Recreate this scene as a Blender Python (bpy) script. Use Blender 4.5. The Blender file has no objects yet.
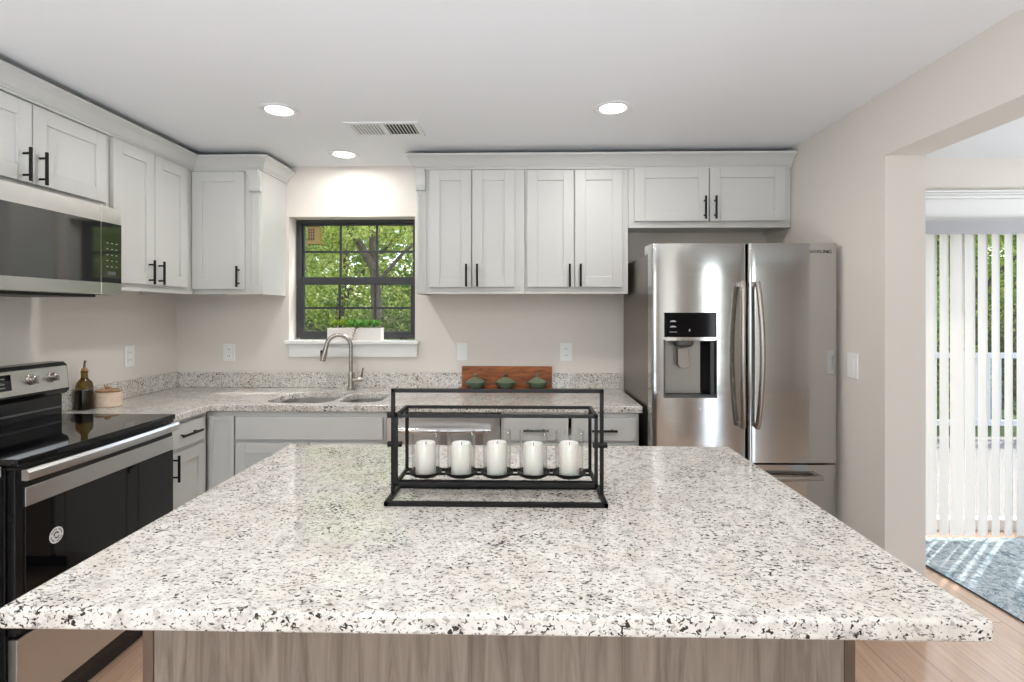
import bpy, bmesh, math, random
from mathutils import Vector, Matrix
random.seed(7)
SC = bpy.context.scene
COL = SC.collection
PI = math.pi

# ------------------------------------------------------------------ camera, world, sun, exposure
cam_data = bpy.data.cameras.new('camera')
cam_data.sensor_fit = 'HORIZONTAL'
cam_data.sensor_width = 36.0
cam_data.lens = 530 / 1024 * 36
cam_data.shift_y = -29 / 1024
cam_data.clip_start = 0.03
cam = bpy.data.objects.new('camera', cam_data)
COL.objects.link(cam)
cam.location = (0, 0, 1.40)
cam.rotation_euler = (PI / 2, 0, math.atan(12 / 530))
SC.camera = cam

SC.view_settings.view_transform = 'Standard'
SC.view_settings.look = 'None'
SC.view_settings.gamma = 1.0
SC.view_settings.use_curve_mapping = False
SC.view_settings.exposure = 0.06

world = bpy.data.worlds.new('sky')
SC.world = world
world.use_nodes = True
wn = world.node_tree.nodes
wl = world.node_tree.links
wn.clear()
w_out = wn.new('ShaderNodeOutputWorld')
w_bg = wn.new('ShaderNodeBackground')
w_sky = wn.new('ShaderNodeTexSky')
w_sky.sky_type = 'NISHITA'
w_sky.sun_disc = False
w_sky.sun_elevation = math.radians(50)
w_sky.sun_rotation = math.radians(50)
w_sky.air_density = 1.0
w_sky.dust_density = 2.0
w_bg.inputs['Strength'].default_value = 0.6
wl.new(w_sky.outputs['Color'], w_bg.inputs['Color'])
wl.new(w_bg.outputs['Background'], w_out.inputs['Surface'])


def light(name, kind, loc, rot, energy, color=(1, 1, 1), **kw):
    d = bpy.data.lights.new(name, kind)
    d.energy = energy
    d.color = color
    for k, v in kw.items():
        setattr(d, k, v)
    o = bpy.data.objects.new(name, d)
    COL.objects.link(o)
    o.location = loc
    o.rotation_euler = rot
    return o


# high sun from the garden side, through the trees
sun_o = light('sun', 'SUN', (6, 8, 12), (0, 0, 0), 5.0, (1, .97, .92), angle=math.radians(1.0))
sun_o.rotation_euler = Vector((-.42, -.36, -.84)).to_track_quat('-Z', 'Y').to_euler()
# area light: fill at the added rear window, daylight at the rear door
light('rear_window_fill', 'AREA', (-0.35, -4.62, 1.35), (PI / 2, 0, 0), 40, (.84, .92, 1), shape='RECTANGLE', size=2.9, size_y=2.0)
light('daylight_rear_door', 'AREA', (3.65, -4.62, 1.14), (PI / 2, 0, 0), 20, (.9, .95, 1), shape='RECTANGLE', size=.5, size_y=2.2)
# added fill lights without fixtures: uplight behind the camera, point light in dining room
light('rear_uplight_fill', 'SPOT', (-.3, -1.2, .22), (PI, 0, 0), 290, (.82, .91, 1), shadow_soft_size=.2, spot_size=math.radians(158), spot_blend=.5)
light('dining_fill', 'POINT', (3.6, 2.1, 1.45), (0, 0, 0), 42, (.92, .96, 1), shadow_soft_size=.2)

# ------------------------------------------------------------------ materials
MATS = {}


def new_mat(name):
    m = bpy.data.materials.new(name)
    m.use_nodes = True
    return m, m.node_tree.nodes, m.node_tree.links, m.node_tree.nodes['Principled BSDF']


def setp(b, **kw):
    names = dict(color='Base Color', rough='Roughness', metal='Metallic', trans='Transmission Weight', ior='IOR',
                 coat='Coat Weight', coat_rough='Coat Roughness', spec='Specular IOR Level', alpha='Alpha',
                 aniso='Anisotropic', sss='Subsurface Weight', emit='Emission Strength', emit_color='Emission Color',
                 sheen='Sheen Weight')
    for k, v in kw.items():
        if k in ('color', 'emit_color') and len(v) == 3:
            v = (*v, 1)
        b.inputs[names[k]].default_value = v


def srgb(r, g, b):
    def f(c):
        c /= 255
        return c / 12.92 if c <= .04045 else ((c + .055) / 1.055) ** 2.4
    return (f(r), f(g), f(b))


def simple(name, color, rough=.5, bump=0, bscale=200, **kw):
    m, n, l, b = new_mat(name)
    setp(b, color=color, rough=rough, **kw)
    if bump:
        tc = n.new('ShaderNodeTexCoord')
        t = n.new('ShaderNodeTexNoise')
        t.inputs['Scale'].default_value = bscale
        t.inputs['Detail'].default_value = 3
        bp = n.new('ShaderNodeBump')
        bp.inputs['Strength'].default_value = bump
        bp.inputs['Distance'].default_value = .002
        l.new(tc.outputs['Object'], t.inputs['Vector'])
        l.new(t.outputs['Fac'], bp.inputs['Height'])
        l.new(bp.outputs['Normal'], b.inputs['Normal'])
    MATS[name] = m
    return m


def ramp(n, stops, interp='LINEAR'):
    r = n.new('ShaderNodeValToRGB')
    r.color_ramp.interpolation = interp
    e = r.color_ramp.elements
    while len(e) < len(stops):
        e.new(.5)
    for el, (p, c) in zip(e, stops):
        el.position = p
        el.color = (*c, 1) if len(c) == 3 else c
    return r


def noise(n, l, vec, scale, detail=2, rough=.5, dist=0):
    t = n.new('ShaderNodeTexNoise')
    t.inputs['Scale'].default_value = scale
    t.inputs['Detail'].default_value = detail
    t.inputs['Roughness'].default_value = rough
    t.inputs['Distortion'].default_value = dist
    l.new(vec, t.inputs['Vector'])
    return t.outputs['Fac']


def mapping(n, l, vec, scale=(1, 1, 1), rot=(0, 0, 0), loc=(0, 0, 0)):
    mp = n.new('ShaderNodeMapping')
    mp.inputs['Scale'].default_value = scale
    mp.inputs['Rotation'].default_value = rot
    mp.inputs['Location'].default_value = loc
    l.new(vec, mp.inputs['Vector'])
    return mp.outputs['Vector']


def mix(n, l, fac, a, b, blend='MIX'):
    x = n.new('ShaderNodeMix')
    x.data_type = 'RGBA'
    x.blend_type = blend
    for sock, v in ((x.inputs[0], fac), (x.inputs[6], a), (x.inputs[7], b)):
        if hasattr(v, 'links'):
            l.new(v, sock)
        elif isinstance(v, (int, float)):
            sock.default_value = v
        else:
            sock.default_value = (*v, 1) if len(v) == 3 else v
    return x.outputs[2]


simple('wall_paint', srgb(227, 221, 213), .75, .25, 140)
simple('ceiling_paint', srgb(240, 241, 243), .85, .2, 120)
simple('trim_paint', srgb(238, 238, 236), .4)
simple('cabinet_paint', srgb(209, 209, 206), .38)
simple('black_metal', srgb(17, 16, 16), .5, spec=.3)
simple('black_glass', (.004, .004, .005), .04, ior=1.5)
simple('microwave_glass', (.02, .02, .02), .05, ior=2.1)
simple('display_glass', (.003, .003, .004), .06, ior=1.3)
simple('black_enamel', (.008, .008, .009), .22)
simple('black_plastic', (.012, .012, .013), .4)
simple('dark_grey', (.09, .09, .09), .5)
simple('chrome', (.75, .75, .75), .12, metal=1)
simple('nickel', srgb(178, 172, 165), .25, metal=1)
simple('white_plastic', srgb(240, 240, 238), .3)
simple('recess_grey', srgb(150, 146, 140), .3, metal=.4)
simple('slot_dark', (.03, .03, .03), .6)
simple('wax', srgb(245, 240, 230), .45, sss=.25)
simple('wick', (.02, .02, .02), .9)
simple('grey_mark', srgb(190, 190, 190), .5)
simple('window_frame', srgb(52, 53, 55), .45)
simple('ceramic_green', srgb(74, 94, 76), .3, .15, 60)
simple('ceramic_green_pale', srgb(116, 130, 104), .3, .15, 60)
simple('dark_oil', srgb(36, 24, 8), .3)
simple('cork', srgb(190, 140, 90), .8)
simple('planter_white', srgb(232, 228, 222), .6, .3, 60)
simple('soil', (.03, .02, .015), .9)
simple('vent_white', srgb(236, 236, 236), .4)
simple('deck', srgb(128, 124, 118), .7)
simple('logo_dark', (.05, .05, .05), .4)
simple('rail_paint', srgb(225, 225, 222), .6)
simple('feeder_wood', srgb(176, 136, 66), .7)
simple('feeder_red', srgb(92, 38, 26), .6)

# lamp lens
m, n, l, b = new_mat('lamp_lens')
setp(b, color=(1, 1, 1), emit_color=(1, .98, .95), emit=9)
MATS['lamp_lens'] = m


def glass_mat(name, tint, rough=0, ior=1.45):
    m, n, l, b = new_mat(name)
    setp(b, color=tint, rough=rough, trans=1, ior=ior)
    MATS[name] = m


glass_mat('green_glass', srgb(128, 106, 36))


def thin_glass(name, edge, face):
    m, n, l, b = new_mat(name)
    n.remove(b)
    out = n['Material Output']
    tr = n.new('ShaderNodeBsdfTransparent')
    tr.inputs[0].default_value = (.975, .98, .98, 1)
    gl = n.new('ShaderNodeBsdfGlossy')
    gl.inputs['Roughness'].default_value = .01
    lw = n.new('ShaderNodeLayerWeight')
    lw.inputs['Blend'].default_value = .5
    p = n.new('ShaderNodeMath')
    p.operation = 'POWER'
    p.inputs[1].default_value = 4
    q = n.new('ShaderNodeMath')
    q.operation = 'MULTIPLY_ADD'
    q.inputs[1].default_value = edge
    q.inputs[2].default_value = face
    mx = n.new('ShaderNodeMixShader')
    l.new(lw.outputs['Facing'], p.inputs[0])
    l.new(p.outputs[0], q.inputs[0])
    l.new(q.outputs[0], mx.inputs[0])
    l.new(tr.outputs[0], mx.inputs[1])
    l.new(gl.outputs[0], mx.inputs[2])
    l.new(mx.outputs[0], out.inputs['Surface'])
    MATS[name] = m


thin_glass('clear_glass', .8, .05)
thin_glass('window_glass', .6, .02)


def steel(name, col, rough, axis_scale, bump=.006):
    m, n, l, b = new_mat(name)
    tc = n.new('ShaderNodeTexCoord')
    v = mapping(n, l, tc.outputs['Object'], axis_scale)
    f = noise(n, l, v, 1, 3, .6)
    r = ramp(n, [(.3, (rough - .02,) * 3), (.7, (rough + .03,) * 3)])
    l.new(f, r.inputs[0])
    l.new(r.outputs[0], b.inputs['Roughness'])
    setp(b, color=col, metal=1)
    if bump:
        bp = n.new('ShaderNodeBump')
        bp.inputs['Strength'].default_value = bump
        bp.inputs['Distance'].default_value = .001
        l.new(f, bp.inputs['Height'])
        l.new(bp.outputs['Normal'], b.inputs['Normal'])
    MATS[name] = m


steel('stainless', srgb(192, 192, 190), .1, (4, 4, 500))
simple('stainless_range', srgb(214, 213, 211), .3, metal=1)
steel('stainless_front', srgb(224, 223, 221), .3, (4, 4, 400), 0)
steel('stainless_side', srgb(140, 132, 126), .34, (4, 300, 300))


def granite():
    m, n, l, b = new_mat('granite')
    tc = n.new('ShaderNodeTexCoord')
    o = tc.outputs['Object']
    st = mapping(n, l, o, (1, 1.5, 1.2), (.3, .2, .6))
    # cream body with grey-white crystals
    f1 = noise(n, l, o, 30, 4, .6, .3)
    r1 = ramp(n, [(.32, srgb(190, 186, 180)), (.45, srgb(217, 213, 206)), (.62, srgb(229, 225, 218))])
    l.new(f1, r1.inputs[0])
    # faint tan clouds
    f2 = noise(n, l, o, 8, 3, .6, .6)
    r2 = ramp(n, [(.5, (0, 0, 0)), (.72, (1, 1, 1))])
    l.new(f2, r2.inputs[0])
    c = mix(n, l, r2.outputs[0], r1.outputs[0], srgb(212, 204, 194))
    # soft grey crystals
    f3 = noise(n, l, st, 84, 2, .55, .4)
    r3 = ramp(n, [(.58, (0, 0, 0)), (.66, (.8, .8, .8))])
    l.new(f3, r3.inputs[0])
    c = mix(n, l, r3.outputs[0], c, srgb(158, 152, 145))
    # brown-grey flecks
    f4 = noise(n, l, mapping(n, l, st, loc=(9, 2, 5)), 125, 2, .55, .5)
    r4 = ramp(n, [(.612, (0, 0, 0)), (.66, (1, 1, 1))])
    l.new(f4, r4.inputs[0])
    c = mix(n, l, r4.outputs[0], c, srgb(100, 93, 87))
    # black mica, gathered in loose drifts
    f5 = noise(n, l, mapping(n, l, st, loc=(3, 7, 2)), 112, 2, .5, .6)
    f6 = noise(n, l, o, 11, 2, .5)
    mm = n.new('ShaderNodeMath')
    mm.operation = 'MULTIPLY_ADD'
    l.new(f6, mm.inputs[0])
    mm.inputs[1].default_value = .3
    l.new(f5, mm.inputs[2])
    r5 = ramp(n, [(.762, (0, 0, 0)), (.805, (1, 1, 1))])
    l.new(mm.outputs[0], r5.inputs[0])
    c = mix(n, l, r5.outputs[0], c, srgb(52, 49, 47))
    l.new(c, b.inputs['Base Color'])
    setp(b, rough=.05, ior=1.5)
    MATS['granite'] = m


granite()


def wood(name, c0, c1, c2, vec_scale, rough=.5, grain=1.0, rot=(0, 0, 0)):
    m, n, l, b = new_mat(name)
    tc = n.new('ShaderNodeTexCoord')
    v = mapping(n, l, tc.outputs['Object'], vec_scale, rot)
    f = noise(n, l, v, 6 * grain, 6, .65, 1.2)
    r = ramp(n, [(.3, c0), (.5, c1), (.72, c2)])
    l.new(f, r.inputs[0])
    l.new(r.outputs[0], b.inputs['Base Color'])
    setp(b, rough=rough)
    MATS[name] = m


wood('island_laminate', srgb(118, 107, 97), srgb(154, 142, 131), srgb(176, 165, 153), (5, 5, .32), .5)
wood('island_edge', srgb(96, 80, 68), srgb(116, 98, 86), srgb(132, 114, 100), (2, 2, .2), .5)
wood('warm_wood', srgb(80, 38, 15), srgb(152, 84, 38), srgb(190, 118, 62), (.6, 2.5, 4), .4)
wood('pale_wood', srgb(206, 180, 156), srgb(226, 204, 182), srgb(236, 218, 200), (1, 1, 4), .5)
wood('brown_wood', srgb(150, 108, 76), srgb(184, 142, 104), srgb(200, 160, 122), (3, 1, 1), .55)
wood('bark', srgb(62, 50, 38), srgb(96, 82, 62), srgb(126, 112, 88), (3, 3, .6), .9)


def floor_mat():
    m, n, l, b = new_mat('oak_planks')
    tc = n.new('ShaderNodeTexCoord')
    o = tc.outputs['Object']
    br = n.new('ShaderNodeTexBrick')
    v = mapping(n, l, o, (1, 1, 1), (0, 0, PI / 2))
    l.new(v, br.inputs['Vector'])
    br.offset = .37
    br.inputs['Scale'].default_value = 1
    br.inputs['Brick Width'].default_value = 1.22
    br.inputs['Row Height'].default_value = .18
    br.inputs['Mortar Size'].default_value = .0015
    br.inputs['Color1'].default_value = (*srgb(208, 176, 150), 1)
    br.inputs['Color2'].default_value = (*srgb(194, 160, 134), 1)
    br.inputs['Mortar'].default_value = (*srgb(140, 104, 80), 1)
    g = noise(n, l, mapping(n, l, o, (14, .7, 1)), 4, 6, .65, .8)
    r = ramp(n, [(.3, (.78, .76, .74)), (.7, (1.08, 1.08, 1.08))])
    l.new(g, r.inputs[0])
    c = mix(n, l, 1.0, br.outputs['Color'], r.outputs[0], 'MULTIPLY')
    l.new(c, b.inputs['Base Color'])
    setp(b, rough=.3, coat=.8, coat_rough=.14)
    MATS['oak_planks'] = m


floor_mat()


def rug_mat():
    m, n, l, b = new_mat('rug_weave')
    tc = n.new('ShaderNodeTexCoord')
    o = tc.outputs['Object']
    f = noise(n, l, o, 15, 10, .85, 1.2)
    r = ramp(n, [(.36, srgb(64, 88, 102)), (.46, srgb(130, 152, 162)), (.54, srgb(206, 214, 216)), (.64, srgb(104, 128, 140))])
    l.new(f, r.inputs[0])
    f2 = noise(n, l, o, 46, 3, .7)
    r2 = ramp(n, [(.4, (.62, .66, .7)), (.62, (1.1, 1.1, 1.1))])
    l.new(f2, r2.inputs[0])
    c = mix(n, l, 1.0, r.outputs[0], r2.outputs[0], 'MULTIPLY')
    l.new(c, b.inputs['Base Color'])
    setp(b, rough=.95, sheen=.2)
    MATS['rug_weave'] = m


rug_mat()
simple('valance_shaded', srgb(172, 172, 176), .5)  # backlit shade of the valance put into its grey
simple('rug_edge', srgb(60, 76, 88), .9)


def leaf_mat(name, cols):
    m, n, l, b = new_mat(name)
    n.remove(b)
    out = n['Material Output']
    gi = n.new('ShaderNodeNewGeometry')
    r = ramp(n, [(i / (len(cols) - 1), c) for i, c in enumerate(cols)])
    l.new(gi.outputs['Random Per Island'], r.inputs[0])
    d = n.new('ShaderNodeBsdfDiffuse')
    t = n.new('ShaderNodeBsdfTranslucent')
    mx = n.new('ShaderNodeMixShader')
    mx.inputs[0].default_value = .4
    l.new(r.outputs[0], d.inputs[0])
    l.new(r.outputs[0], t.inputs[0])
    l.new(d.outputs[0], mx.inputs[1])
    l.new(t.outputs[0], mx.inputs[2])
    l.new(mx.outputs[0], out.inputs['Surface'])
    MATS[name] = m


leaf_mat('leaf_light', [srgb(118, 142, 58), srgb(170, 186, 84), srgb(206, 212, 116), srgb(234, 232, 156)])
leaf_mat('leaf_mid', [srgb(96, 124, 58), srgb(136, 164, 80), srgb(182, 194, 108)])
leaf_mat('leaf_dark', [srgb(70, 80, 48), srgb(96, 102, 66), srgb(130, 126, 90)])
leaf_mat('succulent_green', [srgb(104, 164, 76), srgb(146, 200, 106), srgb(184, 228, 140)])
leaf_mat('succulent_lime', [srgb(150, 178, 66), srgb(186, 206, 92), srgb(206, 218, 118)])
leaf_mat('dry_leaf', [srgb(80, 62, 48), srgb(120, 96, 74), srgb(108, 110, 72)])
simple('lawn_green', srgb(96, 112, 60), .9, .6, 30)


def slat_mat():
    m, n, l, b = new_mat('blind_vinyl')
    n.remove(b)
    out = n['Material Output']
    d = n.new('ShaderNodeBsdfDiffuse')
    d.inputs[0].default_value = (*srgb(248, 247, 246), 1)
    t = n.new('ShaderNodeBsdfTranslucent')
    t.inputs[0].default_value = (*srgb(250, 247, 242), 1)
    mx = n.new('ShaderNodeMixShader')
    mx.inputs[0].default_value = .42
    l.new(d.outputs[0], mx.inputs[1])
    l.new(t.outputs[0], mx.inputs[2])
    l.new(mx.outputs[0], out.inputs['Surface'])
    MATS['blind_vinyl'] = m


slat_mat()


# ------------------------------------------------------------------ mesh helpers
def wloc(o):
    v = Vector((0, 0, 0))
    while o:
        v += o.location
        o = o.parent
    return v


class MB:
    def __init__(s):
        s.bm = bmesh.new()

    def _merge(s, b2):
        me = bpy.data.meshes.new('tmp')
        b2.to_mesh(me)
        b2.free()
        s.bm.from_mesh(me)
        bpy.data.meshes.remove(me)
        return s

    def box(s, x0, x1, y0, y1, z0, z1, bev=0, seg=2):
        b = bmesh.new()
        bmesh.ops.create_cube(b, size=1)
        cx, cy, cz = (x0 + x1) / 2, (y0 + y1) / 2, (z0 + z1) / 2
        for v in b.verts:
            v.co = (cx + v.co.x * abs(x1 - x0), cy + v.co.y * abs(y1 - y0), cz + v.co.z * abs(z1 - z0))
        if bev:
            bmesh.ops.bevel(b, geom=b.edges[:], offset=bev, segments=seg, profile=.5, affect='EDGES')
        return s._merge(b)

    def prism(s, poly, fn, a0, a1, bev=0):
        """poly: list of 2d points; fn(p, q, a) -> 3d point"""
        b = bmesh.new()
        v0 = [b.verts.new(fn(p, q, a0)) for p, q in poly]
        v1 = [b.verts.new(fn(p, q, a1)) for p, q in poly]
        k = len(poly)
        b.faces.new(v0)
        b.faces.new(v1[::-1])
        for i in range(k):
            b.faces.new((v0[i], v1[i], v1[(i + 1) % k], v0[(i + 1) % k]))
        bmesh.ops.recalc_face_normals(b, faces=b.faces[:])
        if bev:
            bmesh.ops.bevel(b, geom=b.edges[:], offset=bev, segments=2, profile=.5, affect='EDGES')
        return s._merge(b)

    def tube(s, pts, r, seg=12, caps=True):
        """r: number or list of radii"""
        pts = [Vector(p) for p in pts]
        rs = r if isinstance(r, (list, tuple)) else [r] * len(pts)
        b = bmesh.new()
        rings = []
        t = (pts[1] - pts[0]).normalized()
        up = Vector((0, 0, 1)) if abs(t.z) < .9 else Vector((1, 0, 0))
        u = t.cross(up).normalized()
        for i, p in enumerate(pts):
            if i == 0:
                t = (pts[1] - pts[0]).normalized()
            elif i == len(pts) - 1:
                t = (pts[-1] - pts[-2]).normalized()
            else:
                t = ((pts[i + 1] - p).normalized() + (p - pts[i - 1]).normalized()).normalized()
            u = (u - t * u.dot(t)).normalized()
            w = t.cross(u)
            rings.append([b.verts.new(p + (u * math.cos(2 * PI * k / seg) + w * math.sin(2 * PI * k / seg)) * rs[i]) for k in range(seg)])
        for a, c in zip(rings, rings[1:]):
            for k in range(seg):
                b.faces.new((a[k], a[(k + 1) % seg], c[(k + 1) % seg], c[k]))
        if caps:
            b.faces.new(rings[0][::-1])
            b.faces.new(rings[-1])
        bmesh.ops.recalc_face_normals(b, faces=b.faces[:])
        return s._merge(b)

    def lathe(s, prof, c, seg=32, axis='z', close=False):
        """prof: list of (radius, height) from the bottom up"""
        b = bmesh.new()
        c = Vector(c)

        def pt(r, h, k):
            x, y = r * math.cos(2 * PI * k / seg), r * math.sin(2 * PI * k / seg)
            return c + {'z': Vector((x, y, h)), 'x': Vector((h, x, y)), 'y': Vector((x, -h, y))}[axis]
        rings = []
        for r, h in prof:
            if r < 1e-6:
                rings.append([b.verts.new(pt(0, h, 0))])
            else:
                rings.append([b.verts.new(pt(r, h, k)) for k in range(seg)])
        pairs = list(zip(rings, rings[1:]))
        if close:
            pairs.append((rings[-1], rings[0]))
        for a, d in pairs:
            for k in range(seg):
                k2 = (k + 1) % seg
                if len(a) == 1 and len(d) > 1:
                    b.faces.new((a[0], d[k2], d[k]))
                elif len(d) == 1 and len(a) > 1:
                    b.faces.new((a[k], a[k2], d[0]))
                elif len(a) > 1:
                    b.faces.new((a[k], a[k2], d[k2], d[k]))
        bmesh.ops.recalc_face_normals(b, faces=b.faces[:])
        return s._merge(b)

    def raw(s, verts, faces):
        b = bmesh.new()
        vs = [b.verts.new(v) for v in verts]
        for f in faces:
            b.faces.new([vs[i] for i in f])
        bmesh.ops.recalc_face_normals(b, faces=b.faces[:])
        return s._merge(b)

    def build(s, name, mat, parent=None, origin=None, smooth=False, angle=35):
        off = wloc(parent) if parent else Vector(origin or (0, 0, 0))
        for v in s.bm.verts:
            v.co -= off
        me = bpy.data.meshes.new(name)
        s.bm.to_mesh(me)
        s.bm.free()
        me.materials.append(MATS[mat])
        o = bpy.data.objects.new(name, me)
        COL.objects.link(o)
        if parent:
            o.parent = parent
        else:
            o.location = off
        if smooth:
            for p in me.polygons:
                p.use_smooth = True
            me.set_sharp_from_angle(angle=math.radians(angle))
        return o


def fast_mesh(name, verts, faces, mat, parent):
    off = wloc(parent)
    me = bpy.data.meshes.new(name)
    me.from_pydata([(v[0] - off.x, v[1] - off.y, v[2] - off.z) for v in verts], [], faces)
    me.materials.append(MATS[mat])
    o = bpy.data.objects.new(name, me)
    COL.objects.link(o)
    o.parent = parent
    return o


def tag(o, label, cat, group=None, kind=None):
    o['label'] = label
    o['category'] = cat
    if group:
        o['group'] = group
    if kind:
        o['kind'] = kind
    return o


def thing(name, label, cat, loc, group=None):
    o = bpy.data.objects.new(name, None)
    o.empty_display_size = .05
    COL.objects.link(o)
    o.location = loc
    return tag(o, label, cat, group)


def struct_empty(name, label, cat, loc):
    o = thing(name, label, cat, loc)
    o['kind'] = 'structure'
    return o


def struct(o, label, cat):
    return tag(o, label, cat, kind='structure')


def back(Y0):
    return lambda a, d, z: (a, Y0 - d, z)


def left(X0):
    return lambda a, d, z: (X0 + d, a, z)


def pbox(mb, pl, a0, a1, d0, d1, z0, z1, bev=0):
    p, q = pl(a0, d0, z0), pl(a1, d1, z1)
    return mb.box(min(p[0], q[0]), max(p[0], q[0]), min(p[1], q[1]), max(p[1], q[1]), z0, z1, bev)


def rrect(x0, x1, y0, y1, r, seg=8):
    pts = []
    for cx, cy, a0 in ((x1 - r, y1 - r, 0), (x0 + r, y1 - r, 90), (x0 + r, y0 + r, 180), (x1 - r, y0 + r, 270)):
        for k in range(seg + 1):
            a = math.radians(a0 + 90 * k / seg)
            pts.append((cx + r * math.cos(a), cy + r * math.sin(a)))
    return pts


# ------------------------------------------------------------------ room shell
XL, XR, YB, ZC, ZD = -2.255, 1.535, 3.39, 2.338, 2.365
XD = 4.9          # far side of the dining room
YR = -4.5         # rear wall
W1 = (-1.518, -.70, 1.225, 2.014)           # kitchen window opening
D1 = (2.27, 4.25, 1.965)                    # sliding door opening

o = MB().box(XL - .17, XD + .17, YR - .12, YB + .17, -.12, 0).build('floor', 'oak_planks')
struct(o, 'warm oak plank floor running under the kitchen and dining room', 'floor')
mb = MB().box(XL - .17, XR + .17, YR - .12, YB + .17, ZC, ZC + .2)
struct(mb.build('ceiling', 'ceiling_paint'), 'flat white kitchen ceiling', 'ceiling')
mb = MB().box(XR + .171, XD + .17, YR - .12, YB + .17, ZD, ZD + .17)
struct(mb.build('ceiling_dining', 'ceiling_paint'), 'flat white ceiling of the dining room', 'ceiling')

mb = MB().box(XL - .17, XL, YR - .12, YB + .17, 0, ZC)
struct(mb.build('wall_left', 'wall_paint'), 'greige painted wall behind the range', 'wall')
mb = MB()
mb.box(XL, W1[0], YB, YB + .17, 0, ZC)
mb.box(W1[1], XR + .085, YB, YB + .17, 0, ZC)
mb.box(W1[0], W1[1], YB, YB + .17, 0, W1[2] - .03)
mb.box(W1[0], W1[1], YB, YB + .17, W1[3], ZC)
struct(mb.build('wall_back', 'wall_paint'), 'greige painted wall around the kitchen window', 'wall')
mb = MB()
mb.box(XR + .085, D1[0], YB, YB + .17, 0, ZD)
mb.box(D1[1], XD + .17, YB, YB + .17, 0, ZD)
mb.box(D1[0], D1[1], YB, YB + .17, D1[2], ZD)
struct(mb.build('wall_dining', 'wall_paint'), 'greige dining room wall around the sliding door', 'wall')
mb = MB()
mb.box(XR, XR + .17, 2.29, YB - .001, 0, ZC)
mb.box(XR, XR + .17, -.9, 2.29, 2.067, ZC)
mb.box(XR, XR + .17, -2.7, -.9, 0, ZC)  # unseen wall end, lengthened to block light from the rear door
struct(mb.build('wall_right', 'wall_paint'), 'greige wall and dropped header beside the refrigerator opening to the dining room', 'wall')
mb = MB().box(XD, XD + .17, YR, YB, 0, ZD)
struct(mb.build('wall_far', 'wall_paint'), 'greige far wall of the dining room', 'wall')
# rear wall with an added picture window and a glazed door
mb = MB()
for x0, x1, z0, z1 in ((XL, -1.85, 0, ZC), (-1.85, 1.15, 0, .35), (-1.85, 1.15, 2.15, ZC), (1.15, 3.33, 0, ZC), (3.33, 3.97, 2.27, ZC), (3.97, XD, 0, ZC)):
    mb.box(x0, x1, YR - .12, YR, z0, z1)
struct(mb.build('wall_rear', 'wall_paint'), 'greige rear wall with added wide window and glazed door', 'wall')

# kitchen window
wx0, wx1, wz0, wz1 = W1[0] + .002, W1[1] - .002, W1[2], W1[3] - .002
win = struct_empty('window_1', 'black framed double hung window with six lights per sash above the sink', 'window', ((wx0 + wx1) / 2, YB + .13, wz0))
mb = MB()
mb.box(wx0, wx0 + .028, YB + .105, YB + .165, wz0, wz1, .002)
mb.box(wx1 - .028, wx1, YB + .105, YB + .165, wz0, wz1, .002)
mb.box(wx0 + .028, wx1 - .028, YB + .105, YB + .165, wz1 - .018, wz1, .002)
mb.box(wx0 + .028, wx1 - .028, YB + .105, YB + .165, wz0, wz0 + .018, .002)
mb.build('window_frame', 'window_frame', win)


def sash(name, y0, y1, z0, z1, st, top, bot):
    a0, a1 = wx0 + .028, wx1 - .028
    s = MB()
    s.box(a0, a0 + st, y0, y1, z0, z1, .002)
    s.box(a1 - st, a1, y0, y1, z0, z1, .002)
    s.box(a0 + st, a1 - st, y0, y1, z1 - top, z1, .002)
    s.box(a0 + st, a1 - st, y0, y1, z0, z0 + bot, .002)
    g0, g1 = a0 + st, a1 - st
    for k in (1, 2):
        x = g0 + (g1 - g0) * k / 3
        s.box(x - .007, x + .007, y0 + .006, y1 - .006, z0 + bot, z1 - top)
    zm = (z0 + bot + z1 - top) / 2
    s.box(g0, g1, y0 + .007, y1 - .007, zm - .007, zm + .007)
    o = s.build(name, 'window_frame', win)
    MB().box(g0, g1, (y0 + y1) / 2 - .002, (y0 + y1) / 2 + .002, z0 + bot, z1 - top).build('pane', 'window_glass', o)
    return o


sash('lower_sash', YB + .108, YB + .132, wz0 + .018, 1.632, .022, .05, .028)
sash('upper_sash', YB + .136, YB + .16, 1.600, wz1 - .018, .012, .014, .028)
mb = MB().box(-1.533, -.668, YB - .045, YB - .001, 1.193, 1.217, .006)
mb.box(W1[0] + .002, W1[1] - .002, YB - .001, YB + .104, 1.197, 1.217)
mb.build('window_sill', 'trim_paint', win)
mb = MB().box(-1.512, -.682, YB - .02, YB - .001, 1.11, 1.192, .004)
mb.build('apron', 'trim_paint', win)

# rear openings; the wide window is added, sized for its light
win2 = struct_empty('added_window', 'added wide white framed picture window in the unseen rear wall', 'window', (-.35, YR, .35))
mb = MB()
for x in (-1.85, -.85, .10, 1.09):
    mb.box(x, x + .06, YR - .1, YR - .04, .35, 2.15)
for x0, x1 in ((-1.79, -.85), (-.79, .10), (.16, 1.09)):
    mb.box(x0, x1, YR - .1, YR - .04, .35, .41)
    mb.box(x0, x1, YR - .1, YR - .04, 2.09, 2.15)
mb.build('window_frame', 'trim_paint', win2)
mb = MB()
for x0, x1 in ((-1.79, -.85), (-.79, .10), (.16, 1.09)):
    mb.box(x0, x1, YR - .072, YR - .068, .41, 2.09)
mb.build('pane', 'window_glass', win2)
dr2 = struct_empty('door_2', 'white framed glazed door in the rear wall', 'door', (3.65, YR, 0))
mb = MB()
mb.box(3.33, 3.38, YR - .1, YR - .05, 0, 2.27)
mb.box(3.92, 3.97, YR - .1, YR - .05, 0, 2.27)
mb.box(3.38, 3.92, YR - .1, YR - .05, 0, .08)
mb.box(3.38, 3.92, YR - .1, YR - .05, 2.21, 2.27)
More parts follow.
